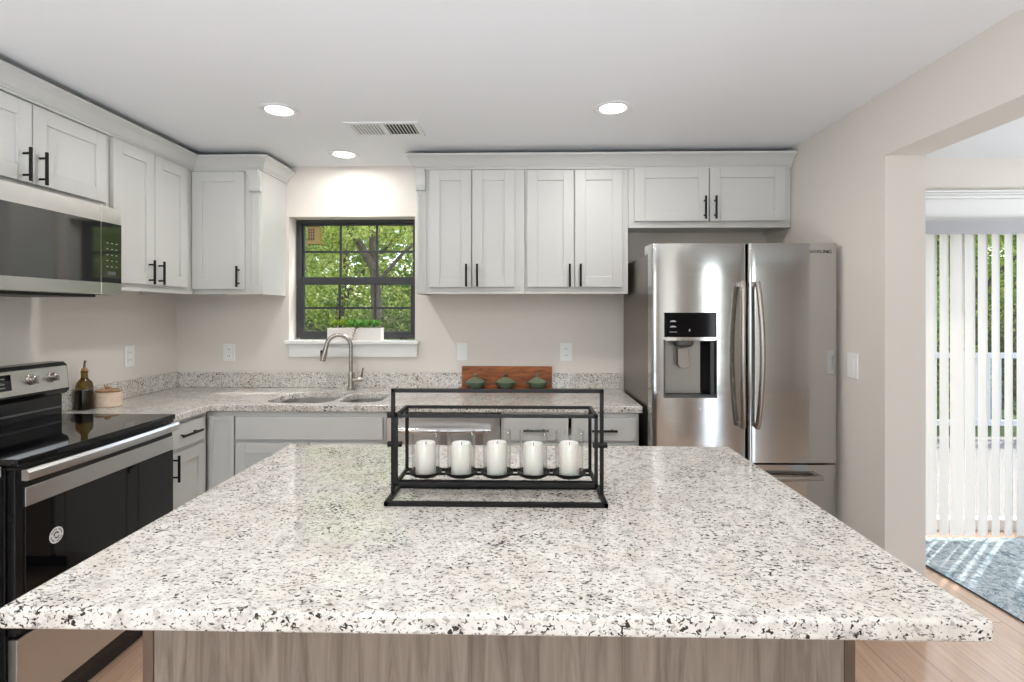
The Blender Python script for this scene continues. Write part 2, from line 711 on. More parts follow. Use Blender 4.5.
mb.build('door_frame', 'trim_paint', dr2)
MB().box(3.38, 3.92, YR - .077, YR - .073, .08, 2.21).build('pane', 'window_glass', dr2)

# sliding glass door behind the blinds
dr = struct_empty('door_1', 'white framed sliding glass door behind the vertical blinds', 'door', ((D1[0] + D1[1]) / 2, YB + .1, 0))
mb = MB()
dx0, dx1, dz = D1[0] + .002, D1[1] - .002, D1[2] - .002
for x0, x1 in ((dx0, dx0 + .06), (3.23, 3.30), (dx1 - .06, dx1)):
    mb.box(x0, x1, YB + .07, YB + .13, .002, dz)
for x0, x1 in ((dx0 + .06, 3.23), (3.30, dx1 - .06)):
    mb.box(x0, x1, YB + .07, YB + .13, .002, .07)
    mb.box(x0, x1, YB + .07, YB + .13, dz - .06, dz)
mb.build('door_frame', 'trim_paint', dr)
mb = MB()
for x0, x1 in ((dx0 + .06, 3.23), (3.30, dx1 - .06)):
    mb.box(x0, x1, YB + .097, YB + .103, .07, dz - .06)
mb.build('pane', 'window_glass', dr)
mb = MB()
mb.box(2.15, 4.37, YB - .025, YB - .001, 1.955, 2.105, .003)
mb.box(2.13, 4.39, YB - .045, YB - .001, 2.105, 2.125, .005)
mb.box(2.14, 4.38, YB - .035, YB - .001, 2.128, 2.142, .004)
mb.box(2.12, 4.40, YB - .055, YB - .001, 2.142, 2.154, .004)
mb.box(2.16, 2.268, YB - .02, YB - .001, .002, 1.955, .003)
mb.box(4.252, 4.36, YB - .02, YB - .001, .002, 1.955, .003)
struct(mb.build('trim_1', 'trim_paint'), 'white moulded header casing over the sliding door', 'trim')

mb = MB()
mb.box(XR + .171, XR + .185, 2.30, YB - .03, .002, .1, .003)
struct(mb.build('baseboard_right', 'trim_paint'), 'white baseboard on the dining side of the refrigerator wall', 'baseboard')


# ------------------------------------------------------------------ cabinets
def pull_vertical(pl, a, d, z0, z1, door):
    mb = MB()
    mb.tube([pl(a, d + .03, z0), pl(a, d + .03, z1)], .0062, 10)
    h = z1 - z0
    for z in (z0 + h * .18, z1 - h * .18):
        mb.tube([pl(a, d, z), pl(a, d + .03, z)], .0045, 8)
    return mb.build('handle', 'black_metal', door, smooth=True)


def pull_horizontal(pl, a0, a1, d, z, door):
    mb = MB()
    mb.tube([pl(a0, d + .03, z), pl(a1, d + .03, z)], .0062, 10)
    w = a1 - a0
    for a in (a0 + w * .18, a1 - w * .18):
        mb.tube([pl(a, d, z), pl(a, d + .03, z)], .0045, 8)
    return mb.build('handle', 'black_metal', door, smooth=True)


def shaker(name, pl, a0, a1, d, z0, z1, parent, st=.06, rec=.009, th=.02):
    mb = MB()
    b = .0018
    pbox(mb, pl, a0, a0 + st, d, d + th, z0, z1, b)
    pbox(mb, pl, a1 - st, a1, d, d + th, z0, z1, b)
    pbox(mb, pl, a0 + st, a1 - st, d, d + th, z0, z0 + st, b)
    pbox(mb, pl, a0 + st, a1 - st, d, d + th, z1 - st, z1, b)
    pbox(mb, pl, a0 + st - .004, a1 - st + .004, d + .001, d + th - rec, z0 + st - .004, z1 - st + .004)
    return mb.build(name, 'cabinet_paint', parent)


def slab_front(name, pl, a0, a1, d, z0, z1, parent, th=.02):
    mb = MB()
    pbox(mb, pl, a0, a1, d, d + th, z0, z1, .003)
    return mb.build(name, 'cabinet_paint', parent)


def upper_carcass(pl, a0, a1, depth, zb, zt, parent):
    """depth measured from the face plane back to the wall (negative d)"""
    mb = MB()
    pbox(mb, pl, a0, a1, -depth, 0, zb + .018, zt, .0012)
    pbox(mb, pl, a0, a0 + .018, -depth, -.02, zb, zb + .0178)
    pbox(mb, pl, a1 - .018, a1, -depth, -.02, zb, zb + .0178)
    pbox(mb, pl, a0, a1, -.0195, 0, zb, zb + .0178, .0012)
    return mb.build('carcass', 'cabinet_paint', parent)


YF, XF = 3.08, -1.95
PB, PL = back(YF), left(XF)
ZB, ZT = 1.505, 2.262
DB, DL = YB - YF - .002, XF - XL - .002

# left wall: over the microwave, then a tall double, then the corner unit beside the window
t = thing('upper_cabinet', 'pale grey short double door wall cabinet directly above the microwave', 'cabinet', (XF, 2.03, 1.87), 'pale grey wall cabinets')
upper_carcass(PL, 1.64, 2.425, DL, 1.872, ZT, t)
d = shaker('door', PL, 1.665, 2.036, .001, 1.905, 2.215, t)
pull_vertical(PL, 1.999, .021, 1.905, 2.035, d)
d = shaker('door', PL, 2.042, 2.411, .001, 1.905, 2.215, t)
pull_vertical(PL, 2.068, .021, 1.905, 2.035, d)

t = thing('upper_cabinet', 'pale grey tall double door wall cabinet between the microwave and the room corner', 'cabinet', (XF, 2.75, ZB), 'pale grey wall cabinets')
upper_carcass(PL, 2.427, 3.079, DL, ZB, ZT, t)
d = shaker('door', PL, 2.449, 2.727, .001, 1.541, 2.222, t)
pull_vertical(PL, 2.685, .021, 1.542, 1.666, d)
d = shaker('door', PL, 2.732, 2.998, .001, 1.541, 2.222, t)
pull_vertical(PL, 2.758, .021, 1.542, 1.666, d)


def pilaster(a0, a1, parent, corbel_top):
    mb = MB()
    pbox(mb, PB, a0, a1, .0005, .008, ZB + .004, 2.105, .0015)
    w = (a1 - a0 - .016)
    k = 4
    for i in range(k):
        c = a0 + .008 + w * (i + .5) / k
        r = w / k * .40
        mb.tube([(c, YF - .008, ZB + .05), (c, YF - .008, 2.085)], r, 10)
    mb.build('fluted_pilaster', 'cabinet_paint', parent, smooth=True)
    mb = MB()
    prof = [(0, 2.105), (.03, 2.105), (.034, 2.112), (.034, 2.124), (.027, 2.130), (.022, 2.145), (.024, 2.165), (.034, 2.19), (.052, 2.212), (.056, 2.222), (.056, corbel_top), (0, corbel_top)]
    mb.prism(prof, lambda p, q, a: (a, YF - .001 - p, q), a0, a1)
    mb.build('corbel', 'cabinet_paint', parent, smooth=True)


t = thing('upper_cabinet', 'pale grey single door corner wall cabinet with fluted pilaster beside the window', 'cabinet', (-1.75, YF, ZB), 'pale grey wall cabinets')
upper_carcass(PB, XF + .002, -1.535, DB, ZB, ZT, t)
d = shaker('door', PB, XF + .006, -1.635, .001, 1.534, 2.222, t)
pull_vertical(PB, -1.664, .021, 1.545, 1.667, d)
pilaster(-1.606, -1.537, t, 2.224)

t = thing('upper_cabinet', 'pale grey double door wall cabinet with pilaster next to the window', 'cabinet', (-.3, YF, ZB), 'pale grey wall cabinets')
upper_carcass(PB, -.628, .003, DB, ZB, ZT, t)
d = shaker('door', PB, -.548, -.306, .001, 1.544, 2.222, t)
pull_vertical(PB, -.332, .021, 1.546, 1.676, d)
d = shaker('door', PB, -.299, -.054, .001, 1.544, 2.222, t)
pull_vertical(PB, -.269, .021, 1.546, 1.676, d)
pilaster(-.626, -.572, t, 2.224)

t = thing('upper_cabinet', 'pale grey double door wall cabinet between another wall cabinet and the refrigerator', 'cabinet', (.3, YF, ZB), 'pale grey wall cabinets')
upper_carcass(PB, .005, .601, DB, ZB, ZT, t)
d = shaker('door', PB, .017, .286, .001, 1.544, 2.220, t)
pull_vertical(PB, .262, .021, 1.545, 1.675, d)
d = shaker('door', PB, .294, .567, .001, 1.544, 2.220, t)
pull_vertical(PB, .324, .021, 1.545, 1.675, d)

t = thing('upper_cabinet', 'pale grey short wide double door wall cabinet above the refrigerator', 'cabinet', (1.07, YF, 1.886), 'pale grey wall cabinets')
upper_carcass(PB, .603, 1.531, DB, 1.886, ZT, t)
d = shaker('door', PB, .634, 1.058, .001, 1.922, 2.229, t)
pull_vertical(PB, 1.032, .021, 1.93, 2.06, d)
d = shaker('door', PB, 1.064, 1.491, .001, 1.922, 2.229, t)
pull_vertical(PB, 1.091, .021, 1.93, 2.06, d)

# crown mouldings
CP = [(.0015, 2.2265), (.012, 2.2265), (.012, 2.236), (.018, 2.239), (.018, 2.244), (.024, 2.249), (.034, 2.262), (.050, 2.277), (.068, 2.287), (.080, 2.291), (.080, 2.303), (.0015, 2.303)]


def crown(name, path, label, cut_start=None):
    """path: list of (x, y, nx, ny) with the outward direction scaled for the mitre"""
    verts, faces = [], []
    k = len(CP)
    for x, y, nx, ny in path:
        for p, q in CP:
            verts.append((x + nx * p, y + ny * p, q))
    for i in range(len(path) - 1):
        for j in range(k):
            faces.append((i * k + j, i * k + (j + 1) % k, (i + 1) * k + (j + 1) % k, (i + 1) * k + j))
    faces.append(tuple(range(k)))
    faces.append(tuple((len(path) - 1) * k + j for j in range(k)))
    o = MB().raw(verts, faces).build(name, 'cabinet_paint', origin=(path[0][0], path[0][1], 2.226))
    return tag(o, label, 'moulding', 'cabinet crown mouldings')


crown('crown_moulding', [(XF, 1.64, 1, 0), (XF, YF, 1, -1), (-1.535, YF, .78, -1), (-1.535, YB - .002, .78, 0)],
      'pale grey crown moulding turning the corner above the microwave side cabinets')
crown('crown_moulding', [(-.628, YB - .002, -.6, 0), (-.628, YF, -.6, -1), (1.532, YF, 0, -1)],
      'long straight pale grey crown moulding over the cabinets above the refrigerator')

# ------------------------------------------------------------------ base cabinets
ZCT, ZCB = .914, .878
YFB, XFB = 2.77, -1.68            # face frames
PBB, PLB = back(YFB), left(XFB)


def base_carcass(pl, a0, a1, depth, parent, toe=True):
    mb = MB()
    zt = ZCB - .002
    # face frame
    pbox(mb, pl, a0, a0 + .035, -.02, 0, .1, zt, .001)
    pbox(mb, pl, a1 - .035, a1, -.02, 0, .1, zt, .001)
    pbox(mb, pl, a0 + .035, a1 - .035, -.02, 0, zt - .03, zt, .001)
    pbox(mb, pl, a0 + .035, a1 - .035, -.02, 0, .1, .14, .001)
    pbox(mb, pl, a0 + .035, a1 - .035, -.02, 0, .70, .755, .001)
    # sides, bottom, back, toe board
    pbox(mb, pl, a0, a0 + .018, -depth, -.0205, .1, zt)
    pbox(mb, pl, a1 - .018, a1, -depth, -.0205, .1, zt)
    pbox(mb, pl, a0 + .018, a1 - .018, -depth + .01, -.0205, .1, .118)
    pbox(mb, pl, a0 + .018, a1 - .018, -depth, -depth + .009, .1, zt)
    pbox(mb, pl, a0, a1, -.09, -.075, .002, .099)
    return mb.build('carcass', 'cabinet_paint', parent)


# narrow unit between the range and the corner
t = thing('base_cabinet', 'narrow pale grey base cabinet with one drawer and one door beside the range', 'cabinet', (XFB, 2.6, 0), 'pale grey base cabinets')
base_carcass(PLB, 2.412, 2.766, .572, t)
d = slab_front('drawer', PLB, 2.432, 2.722, .001, .742, .858, t)
pull_horizontal(PLB, 2.50, 2.655, .021, .803, d)
d = shaker('door', PLB, 2.432, 2.722, .001, .13, .722, t, st=.055)
pull_vertical(PLB, 2.468, .021, .595, .72, d)

# unit on the near side of the range
t = thing('base_cabinet', 'pale grey base cabinet on the near side of the range', 'cabinet', (XFB, 1.2, 0), 'pale grey base cabinets')
base_carcass(PLB, .9, 1.632, .572, t)
for a0, a1, h in ((.92, 1.262, 1.235), (1.27, 1.612, 1.297)):
    d = slab_front('drawer', PLB, a0, a1, .001, .742, .858, t)
    pull_horizontal(PLB, (a0 + a1) / 2 - .065, (a0 + a1) / 2 + .065, .021, .803, d)
    d = shaker('door', PLB, a0, a1, .001, .13, .722, t, st=.055)
    pull_vertical(PLB, h, .021, .595, .72, d)

# sink base with the corner filler panel
t = thing('base_cabinet', 'pale grey sink base cabinet with a blank front under the sink', 'cabinet', (-1.1, YFB, 0), 'pale grey base cabinets')
base_carcass(PBB, -1.679, -.722, .6, t)
shaker('filler_panel', PBB, -1.655, -1.525, .001, .13, .852, t, st=.022, rec=.008)
slab_front('false_front', PBB, -1.516, -.738, .001, .730, .850, t)
d = shaker('door', PBB, -1.516, -1.13, .001, .13, .712, t, st=.055)
pull_vertical(PBB, -1.16, .021, .56, .69, d)
d = shaker('door', PBB, -1.124, -.738, .001, .13, .712, t, st=.055)
pull_vertical(PBB, -1.094, .021, .56, .69, d)

# dishwasher
t = thing('dishwasher', 'stainless steel dishwasher under the counter behind the candle lantern', 'dishwasher', (-.43, 2.75, 0))
MB().box(-.716, -.126, 2.785, 3.36, .1, .872).build('tub', 'dark_grey', t)
d = MB().box(-.716, -.126, 2.742, 2.783, .11, .872, .004).build('door', 'stainless_front', t)
mb = MB()
pts = [(-.67 + .5 * k / 16, 2.70 - .022 * math.sin(PI * k / 16), .795) for k in range(17)]
mb.tube(pts, .015, 12)
for x in (-.655, -.185):
    mb.tube([(x, 2.74, .795), (x, 2.698, .795)], .010, 10)
mb.build('handle', 'chrome', d, smooth=True)
MB().box(-.716, -.126, 2.86, 2.88, .002, .098).build('toe_plate', 'black_plastic', t)

# drawer base
t = thing('base_cabinet', 'pale grey base cabinet with two top drawers next to the refrigerator', 'cabinet', (.24, YFB, 0), 'pale grey base cabinets')
base_carcass(PBB, -.12, .596, .6, t)
for a0, a1, h in ((-.108, .230, .20), (.246, .580, .28)):
    d = slab_front('drawer', PBB, a0, a1, .001, .732, .850, t)
    c = (a0 + a1) / 2
    pull_horizontal(PBB, c - .065, c + .065, .021, .79, d)
    d = shaker('door', PBB, a0, a1, .001, .13, .714, t, st=.055)
    pull_vertical(PBB, h, .021, .57, .70, d)

# ------------------------------------------------------------------ worktops and sink
BASIN = [(-1.405, -1.045, 2.81, 3.185, .09), (-1.012, -.785, 2.83, 3.165, .075)]
ct = thing('countertop', 'speckled granite worktop running from the range round the corner to the refrigerator', 'countertop', (-.8, 3.0, ZCB), 'speckled granite worktops')


def slab_with_holes(outer, holes, z0, z1):
    b = bmesh.new()
    es = []
    for loop in [outer] + holes:
        vs = [b.verts.new((x, y, z1)) for x, y in loop]
        for i in range(len(vs)):
            es.append(b.edges.new((vs[i], vs[(i + 1) % len(vs)])))
    bmesh.ops.triangle_fill(b, use_beauty=True, use_dissolve=False, edges=es)
    r = bmesh.ops.extrude_face_region(b, geom=b.faces[:])
    bmesh.ops.translate(b, verts=[v for v in r['geom'] if isinstance(v, bmesh.types.BMVert)], vec=(0, 0, z0 - z1))
    bmesh.ops.recalc_face_normals(b, faces=b.faces[:])
    return b


outer = [(XL + .002, 2.41), (-1.645, 2.41), (-1.645, 2.744), (.612, 2.744), (.612, YB - .002), (XL + .002, YB - .002)]
mb = MB()
mb._merge(slab_with_holes(outer, [rrect(*b) for b in BASIN], ZCB, ZCT))
o = mb.build('slab', 'granite', ct)
bv = o.modifiers.new('edge', 'BEVEL')
bv.width = .005
bv.segments = 3
bv.limit_method = 'ANGLE'
bv.angle_limit = math.radians(60)
MB().box(XL + .022, .612, YB - .022, YB - .002, ZCT + .0005, 1.012, .003).build('backsplash', 'granite', ct)
MB().box(XL + .002, XL + .021, 2.41, YB - .002, ZCT + .0005, 1.012, .003).build('backsplash', 'granite', ct)

ct2 = thing('countertop', 'speckled granite worktop piece on the near side of the range', 'countertop', (-1.95, 1.26, ZCB), 'speckled granite worktops')
MB().box(XL + .002, -1.645, .9, 1.634, ZCB, ZCT, .005).build('slab', 'granite', ct2)
MB().box(XL + .002, XL + .021, .9, 1.634, ZCT + .0005, 1.012, .003).build('backsplash', 'granite', ct2)

sk = thing('sink', 'stainless steel double basin undermount sink below the window', 'sink', (-1.1, 3.0, .70))
for x0, x1, y0, y1, r in BASIN:
    b = bmesh.new()
    rings = []
    for dx, z, rr in ((.012, ZCB - .001, r), (-.004, ZCB - .001, r), (-.004, .86, r), (.004, .72, r), (.02, .70, r - .01), (.05, .693, r - .03)):
        rings.append([b.verts.new((x, y, z)) for x, y in rrect(x0 + (dx if dx != .012 else -.02), x1 - (dx if dx != .012 else -.02), y0 + (dx if dx != .012 else -.02), y1 - (dx if dx != .012 else -.02), rr)])
    for a, c in zip(rings, rings[1:]):
        for k in range(len(a)):
            b.faces.new((a[k], a[(k + 1) % len(a)], c[(k + 1) % len(a)], c[k]))
    b.faces.new(rings[-1])
    bmesh.ops.recalc_face_normals(b, faces=b.faces[:])
    for f in b.faces:
        f.normal_flip()
    mb = MB()
    mb._merge(b)
    o = mb.build('basin', 'stainless_range', sk, smooth=True, angle=50)
    MB().lathe([(0, .6945), (.032, .6945), (.042, .6975), (.042, .694), (0, .694)], ((x0 + x1) / 2, (y0 + y1) / 2, 0), 24).build('drain', 'chrome', o, smooth=True)

# faucet
fx, fy = -1.08, 3.285
t = thing('faucet', 'brushed nickel gooseneck pull-down faucet behind the sink', 'faucet', (fx, fy, ZCT))
MB().lathe([(0, ZCT + .0005), (.027, ZCT + .0005), (.027, ZCT + .006), (.019, ZCT + .012), (.0165, ZCT + .06), (.0165, ZCT + .10), (.013, ZCT + .115), (0, ZCT + .115)], (fx, fy, 0), 24).build('base', 'nickel', t, smooth=True)
pts = [(fx, fy, ZCT + .11), (fx, fy, 1.10), (fx, fy, 1.185)]
cx, R = fx - .068, .068
for k in range(1, 15):
    a = math.radians(k * 173 / 14)
    pts.append((cx + R * math.cos(a), fy - .10 * (1 - math.cos(a)) / 2 * .5, 1.185 + R * math.sin(a) * 1.06))
MB().tube(pts, .0125, 14).build('spout', 'nickel', t, smooth=True)
p = Vector(pts[-1])
dv = (p - Vector(pts[-2])).normalized()
o = MB().tube([p - dv * .005, p + dv * .015, p + dv * .075, p + dv * .098], [.0135, .015, .0185, .0165], 16).build('spray_head', 'nickel', t, smooth=True)
bp = p + dv * .05
MB().box(bp.x - .024, bp.x - .014, bp.y - .008, bp.y + .008, bp.z - .02, bp.z + .02, .003).build('button', 'black_plastic', o)
mb = MB().tube([(fx + .014, fy, .979), (fx + .062, fy, .979), (fx + .072, fy, .979)], [.0145, .0145, .012], 14)
mb.tube([(fx + .066, fy, .985), (fx + .074, fy - .006, 1.03), (fx + .080, fy - .008, 1.052)], [.007, .006, .005], 10)
mb.build('lever', 'nickel', t, smooth=True)

# ------------------------------------------------------------------ range
RY0, RY1, RX = 1.643, 2.403, -1.615
t = thing('range', 'stainless steel and black glass electric range against the wall', 'range', (-1.93, 2.02, 0))
MB().box(XL + .02, RX - .03, RY0, RY1, .05, .905, .002).build('body', 'black_enamel', t)
MB().box(-2.16, RX + .012, RY0 - .001, RY1 + .001, .908, .931, .004).build('cooktop', 'black_glass', t)
mb = MB().box(RX - .028, RX + .004, RY0, RY1, .895, .9065, .002)
mb.build('front_trim', 'black_enamel', t)
od = MB().box(RX - .028, RX, RY0 + .004, RY1 - .004, .365, .893, .003).build('oven_door', 'black_enamel', t)
MB().box(RX, RX + .004, RY0 + .034, RY1 - .004, .372, .768, .0015).build('window', 'black_glass', od)
MB().box(RX, RX + .006, RY0 + .034, RY1 - .004, .77, .832, .002).build('door_band', 'stainless_range', od)
pts, mb = [], MB()
for k in range(25):
    f = k / 24
    pts.append((RX + .030 + .010 * math.sin(PI * f), RY0 + .006 + (RY1 - RY0 - .02) * f, .880))
sec = [(-.012, -.016), (.004, -.018), (.012, -.008), (.012, .008), (.004, .018), (-.012, .016)]
verts, faces = [], []
for x, y, z in pts:
    for p_, q_ in sec:
        verts.append((x + p_, y, z + q_))
for i in range(24):
    for j in range(6):
        faces.append((i * 6 + j, i * 6 + (j + 1) % 6, i * 6 + 6 + (j + 1) % 6, i * 6 + 6 + j))
faces.append((0, 1, 2, 3, 4, 5))
faces.append(tuple(144 + j for j in range(6)))
mb.raw(verts, faces)
for y in (RY0 + .035, RY1 - .035):
    mb.box(RX + .0005, RX + .03, y - .012, y + .012, .870, .889, .003)
mb.build('handle', 'stainless_range', od)
# round sticker on the door glass
sy, sz = 1.79, .632
st = MB().lathe([(0, 0), (.0275, 0), (.0275, .0006), (0, .0006)], (RX + .0042, sy, sz), 32, 'x').build('sticker', 'white_plastic', od)
mb = MB()
for k in range(20):
    if k % 5 == 4:
        continue
    a0, a1 = 2 * PI * k / 20, 2 * PI * (k + .62) / 20
    r0, r1 = .0185, .0225
    pts = [(r0 * math.cos(a0), r0 * math.sin(a0)), (r1 * math.cos(a0), r1 * math.sin(a0)), (r1 * math.cos(a1), r1 * math.sin(a1)), (r0 * math.cos(a1), r0 * math.sin(a1))]
    mb.prism(pts, lambda p, q, a: (a, sy + p, sz + q), RX + .0049, RX + .0052)
for r0, r1, b0, b1, ox, oz in ((.006, .0105, 10, 200, -.001, .002), (.005, .009, 190, 350, .002, -.003)):
    pts = [(ox + r1 * math.cos(math.radians(b0 + (b1 - b0) * k / 10)), oz + r1 * math.sin(math.radians(b0 + (b1 - b0) * k / 10))) for k in range(11)]
    pts += [(ox + r0 * math.cos(math.radians(b1 - (b1 - b0) * k / 10)), oz + r0 * math.sin(math.radians(b1 - (b1 - b0) * k / 10))) for k in range(11)]
    mb.prism(pts, lambda p, q, a: (a, sy + p, sz + q), RX + .0049, RX + .0052)
mb.build('printing', 'logo_dark', st)
MB().box(RX - .028, RX + .004, RY0 + .006, RY1 - .004, .112, .355, .003).build('drawer', 'stainless_range', t)
MB().box(RX - .06, RX - .035, RY0 + .01, RY1 - .01, .002, .049).build('kick_plate', 'black_plastic', t)
# backguard
prof = [(XL + .012, .9315), (-2.135, .9315), (-2.135, 1.02), (-2.112, 1.03), (-2.100, 1.045), (-2.112, 1.158), (-2.128, 1.172), (-2.19, 1.174), (XL + .012, 1.165)]
bg = MB().prism(prof, lambda p, q, a: (p, a, q), RY0, RY1, .002).build('backguard', 'black_enamel', t)
slope = (-2.112 + 2.100) / (1.158 - 1.045)


def gx(z):
    return -2.100 + slope * (z - 1.045)


mb = MB().prism([(gx(1.054) + .0005, 1.054), (gx(1.054) + .004, 1.055), (gx(1.155) + .004, 1.154), (gx(1.155) + .0005, 1.155)], lambda p, q, a: (p, a, q), RY0 + .006, RY1 - .008)
fp = mb.build('control_panel', 'stainless_range', bg)
MB().prism([(gx(1.078) + .0045, 1.078), (gx(1.078) + .006, 1.078), (gx(1.143) + .006, 1.143), (gx(1.143) + .0045, 1.143)], lambda p, q, a: (p, a, q), 1.90, 2.125).build('display', 'black_glass', fp)
mb = MB()
for i in range(5):
    for z in (1.092, 1.106, 1.128):
        mb.box(gx(z) + .0062, gx(z) + .0066, 1.925 + i * .038, 1.945 + i * .038, z - .0015, z + .0015)
mb.build('display_marks', 'grey_mark', fp)
for y in (1.735, 1.835, 2.212, 2.312):
    z = 1.112
    mb = MB().lathe([(0, 0), (.0235, 0), (.0235, .004), (.019, .008), (.017, .024), (.013, .027), (0, .027)], (gx(z) + .0045, y, z), 24, 'x')
    mb.box(gx(z) + .030, gx(z) + .040, y - .004, y + .004, z - .017, z + .017, .0015)
    mb.build('knob', 'nickel', fp, smooth=True)
mb = MB().tube([(-2.134, RY0 + .002, .965), (-2.134, RY1 - .002, .965)], .004, 8)
mb.build('trim_strip', 'dark_grey', bg)

# ------------------------------------------------------------------ microwave
MX, MY0, MY1, MZ0, MZ1 = -1.84, 1.643, 2.382, 1.478, 1.866
t = thing('microwave', 'stainless steel over-the-range microwave with black glass door', 'microwave', (-2.04, 2.01, MZ0))
MB().box(XL + .003, MX - .04, MY0, MY1, MZ0, MZ1, .003).build('body', 'dark_grey', t)
dd = MB().box(MX - .038, MX, MY0, 2.264, MZ0, MZ1, .003).build('door', 'stainless_range', t)
MB().box(MX - .002, MX + .0012, MY0 + .001, 2.263, 1.5295, 1.7955, .001).build('window', 'microwave_glass', dd)
cpo = MB().box(MX - .038, MX, 2.2665, MY1, MZ0, MZ1, .003).build('control_panel', 'stainless_range', t)
MB().box(MX - .002, MX + .0012, 2.2675, MY1 - .001, 1.5295, 1.7955, .001).build('keypad', 'microwave_glass', cpo)
for i in range(3):
    for j in range(5):
        MB().box(MX + .0014, MX + .0018, 2.294 + i * .026, 2.303 + i * .026, 1.60 + j * .026, 1.602 + j * .026).build('key', 'grey_mark', cpo)
MB().box(MX + .0014, MX + .0018, 2.30, 2.345, 1.565, 1.580).build('display', 'dark_grey', cpo)
mb = MB().box(XL + .02, MX - .07, MY0 + .02, MY1 - .06, MZ0 - .012, MZ0 - .0005, .002)
mb.build('vent_grille', 'black_plastic', t)

# ------------------------------------------------------------------ refrigerator
FX0, FX1, FY, FS = .622, 1.510, 2.585, 1.080
t = thing('refrigerator', 'stainless steel french door refrigerator with water dispenser', 'refrigerator', ((FX0 + FX1) / 2, 3.0, 0))
MB().box(FX0 + .006, FX1 - .006, 2.685, 3.36, .03, 1.695, .006).build('cabinet_body', 'stainless_side', t)


def bowed(x0, x1, y, z0, z1, bow, dep, hole=None, rad=.012):
    """a door slab whose front bows gently towards the room; optional hole (x0,x1,z0,z1) through its skin"""
    N = 24
    xs = sorted(set([x0 + (x1 - x0) * k / N for k in range(N + 1)] + ([hole[0], hole[1]] if hole else [])))
    zs = [z0] + ([hole[2], hole[3]] if hole else []) + [z1]

    def fy_(x):
        u_ = (x - x0) / (x1 - x0) * 2 - 1
        e = min(x - x0, x1 - x)
        edge = 0 if e > rad else rad - math.sqrt(max(0, rad * rad - (rad - e) ** 2))
        return y + bow * u_ * u_ + edge
    extra = [x0 + rad * (1 - math.cos(a)) for a in (.3, .6, .9, 1.2)] + [x1 - rad * (1 - math.cos(a)) for a in (.3, .6, .9, 1.2)]
    xs = sorted(set(xs + extra))
    b = bmesh.new()
    g = [[b.verts.new((x, fy_(x), z)) for x in xs] for z in zs]
    for i in range(len(zs) - 1):
        for j in range(len(xs) - 1):
            xm, zm = (xs[j] + xs[j + 1]) / 2, (zs[i] + zs[i + 1]) / 2
            if hole and hole[0] < xm < hole[1] and hole[2] < zm < hole[3]:
                continue
            b.faces.new((g[i][j], g[i][j + 1], g[i + 1][j + 1], g[i + 1][j]))
    yb = y + dep
    lo = [b.verts.new((x, yb, z0)) for x in (x0, x1)]
    hi = [b.verts.new((x, yb, z1)) for x in (x0, x1)]
    b.faces.new([lo[0], lo[1]] + [g[0][j] for j in range(len(xs) - 1, -1, -1)])
    b.faces.new([hi[1], hi[0]] + [g[-1][j] for j in range(len(xs))])
    b.faces.new([lo[0]] + [g[i][0] for i in range(len(zs))] + [hi[0]])
    b.faces.new([lo[1], hi[1]] + [g[i][-1] for i in range(len(zs) - 1, -1, -1)])
    b.faces.new((lo[0], hi[0], hi[1], lo[1]))
    if hole:
        # throat of the recess
        hx0, hx1, hz0, hz1 = hole
        q = []
        for x, z in ((hx0, hz0), (hx1, hz0), (hx1, hz1), (hx0, hz1)):
            q.append((b.verts.new((x, fy_(x) + .0005, z)), b.verts.new((x, yb - .012, z))))
        for k in range(4):
            b.faces.new((q[k][0], q[(k + 1) % 4][0], q[(k + 1) % 4][1], q[k][1]))
        b.faces.new([q[k][1] for k in range(4)])
    bmesh.ops.recalc_face_normals(b, faces=b.faces[:])
    m_ = MB()
    m_._merge(b)
    return m_


HOLE = (.684, .928, .992, 1.262)
ld = bowed(FX0, FS - .004, FY, .672, 1.732, .006, .09, HOLE).build('door', 'stainless', t, smooth=True, angle=40)
rd = bowed(FS + .004, FX1, FY, .672, 1.732, .0012, .09).build('door', 'stainless', t, smooth=True, angle=40)
fd = bowed(FX0, FX1, FY, .09, .662, .008, .09).build('freezer_drawer', 'stainless', t, smooth=True, angle=40)
MB().box(FX0 + .02, FX1 - .02, 2.64, 2.68, .03, .085).build('kick_plate', 'black_plastic', t)
for x0, x1 in ((FX0 + .012, FX0 + .085), (FX1 - .085, FX1 - .012)):
    MB().box(x0, x1, 2.678, 2.80, 1.696, 1.742, .004).build('hinge_cover', 'grey_mark', t)
# dispenser: gloss display above a recess with paddle
dp = MB().box(.680, .930, FY - .005, FY + .02, 1.278, 1.397, .002).build('dispenser_display', 'display_glass', ld)
for z in (1.352, 1.326):
    mb = MB()
    pts = [(.704 + .017 + .015 * math.cos(math.radians(a)), z + .008 * math.sin(math.radians(a))) for a in range(0, 181, 20)]
    mb.prism(pts, lambda p, q, a: (p, a, q), FY - .0056, FY - .0052)
    mb.build('icon', 'grey_mark', dp)
MB().box(.704, .738, FY - .0056, FY - .0052, 1.302, 1.3045).build('icon', 'grey_mark', dp)
MB().box(.797, .803, FY - .0056, FY - .0052, 1.306, 1.318).build('icon', 'grey_mark', dp)
mb = MB()
x0, x1, z0, z1 = HOLE
mb.box(x0 - .006, x0, FY - .004, FY + .012, z0 - .008, z1 + .004)
mb.box(x1, x1 + .004, FY - .004, FY + .012, z0 - .008, z1 + .004)
mb.box(x0, x1, FY - .004, FY + .06, z0 - .008, z0 + .004, .001)
mb.build('dispenser_surround', 'dark_grey', ld)
mb = MB()
mb.box(x0 + .001, x1 - .001, FY + .070, FY + .077, z0 + .004, z1 - .001)
mb.box(x0 + .001, x0 + .004, FY + .012, FY + .070, z0 + .004, z1 - .001)
mb.box(x0 + .004, x1 - .001, FY + .012, FY + .070, z1 - .004, z1 - .001)
mb.build('dispenser_recess', 'recess_grey', ld)
mb = MB()
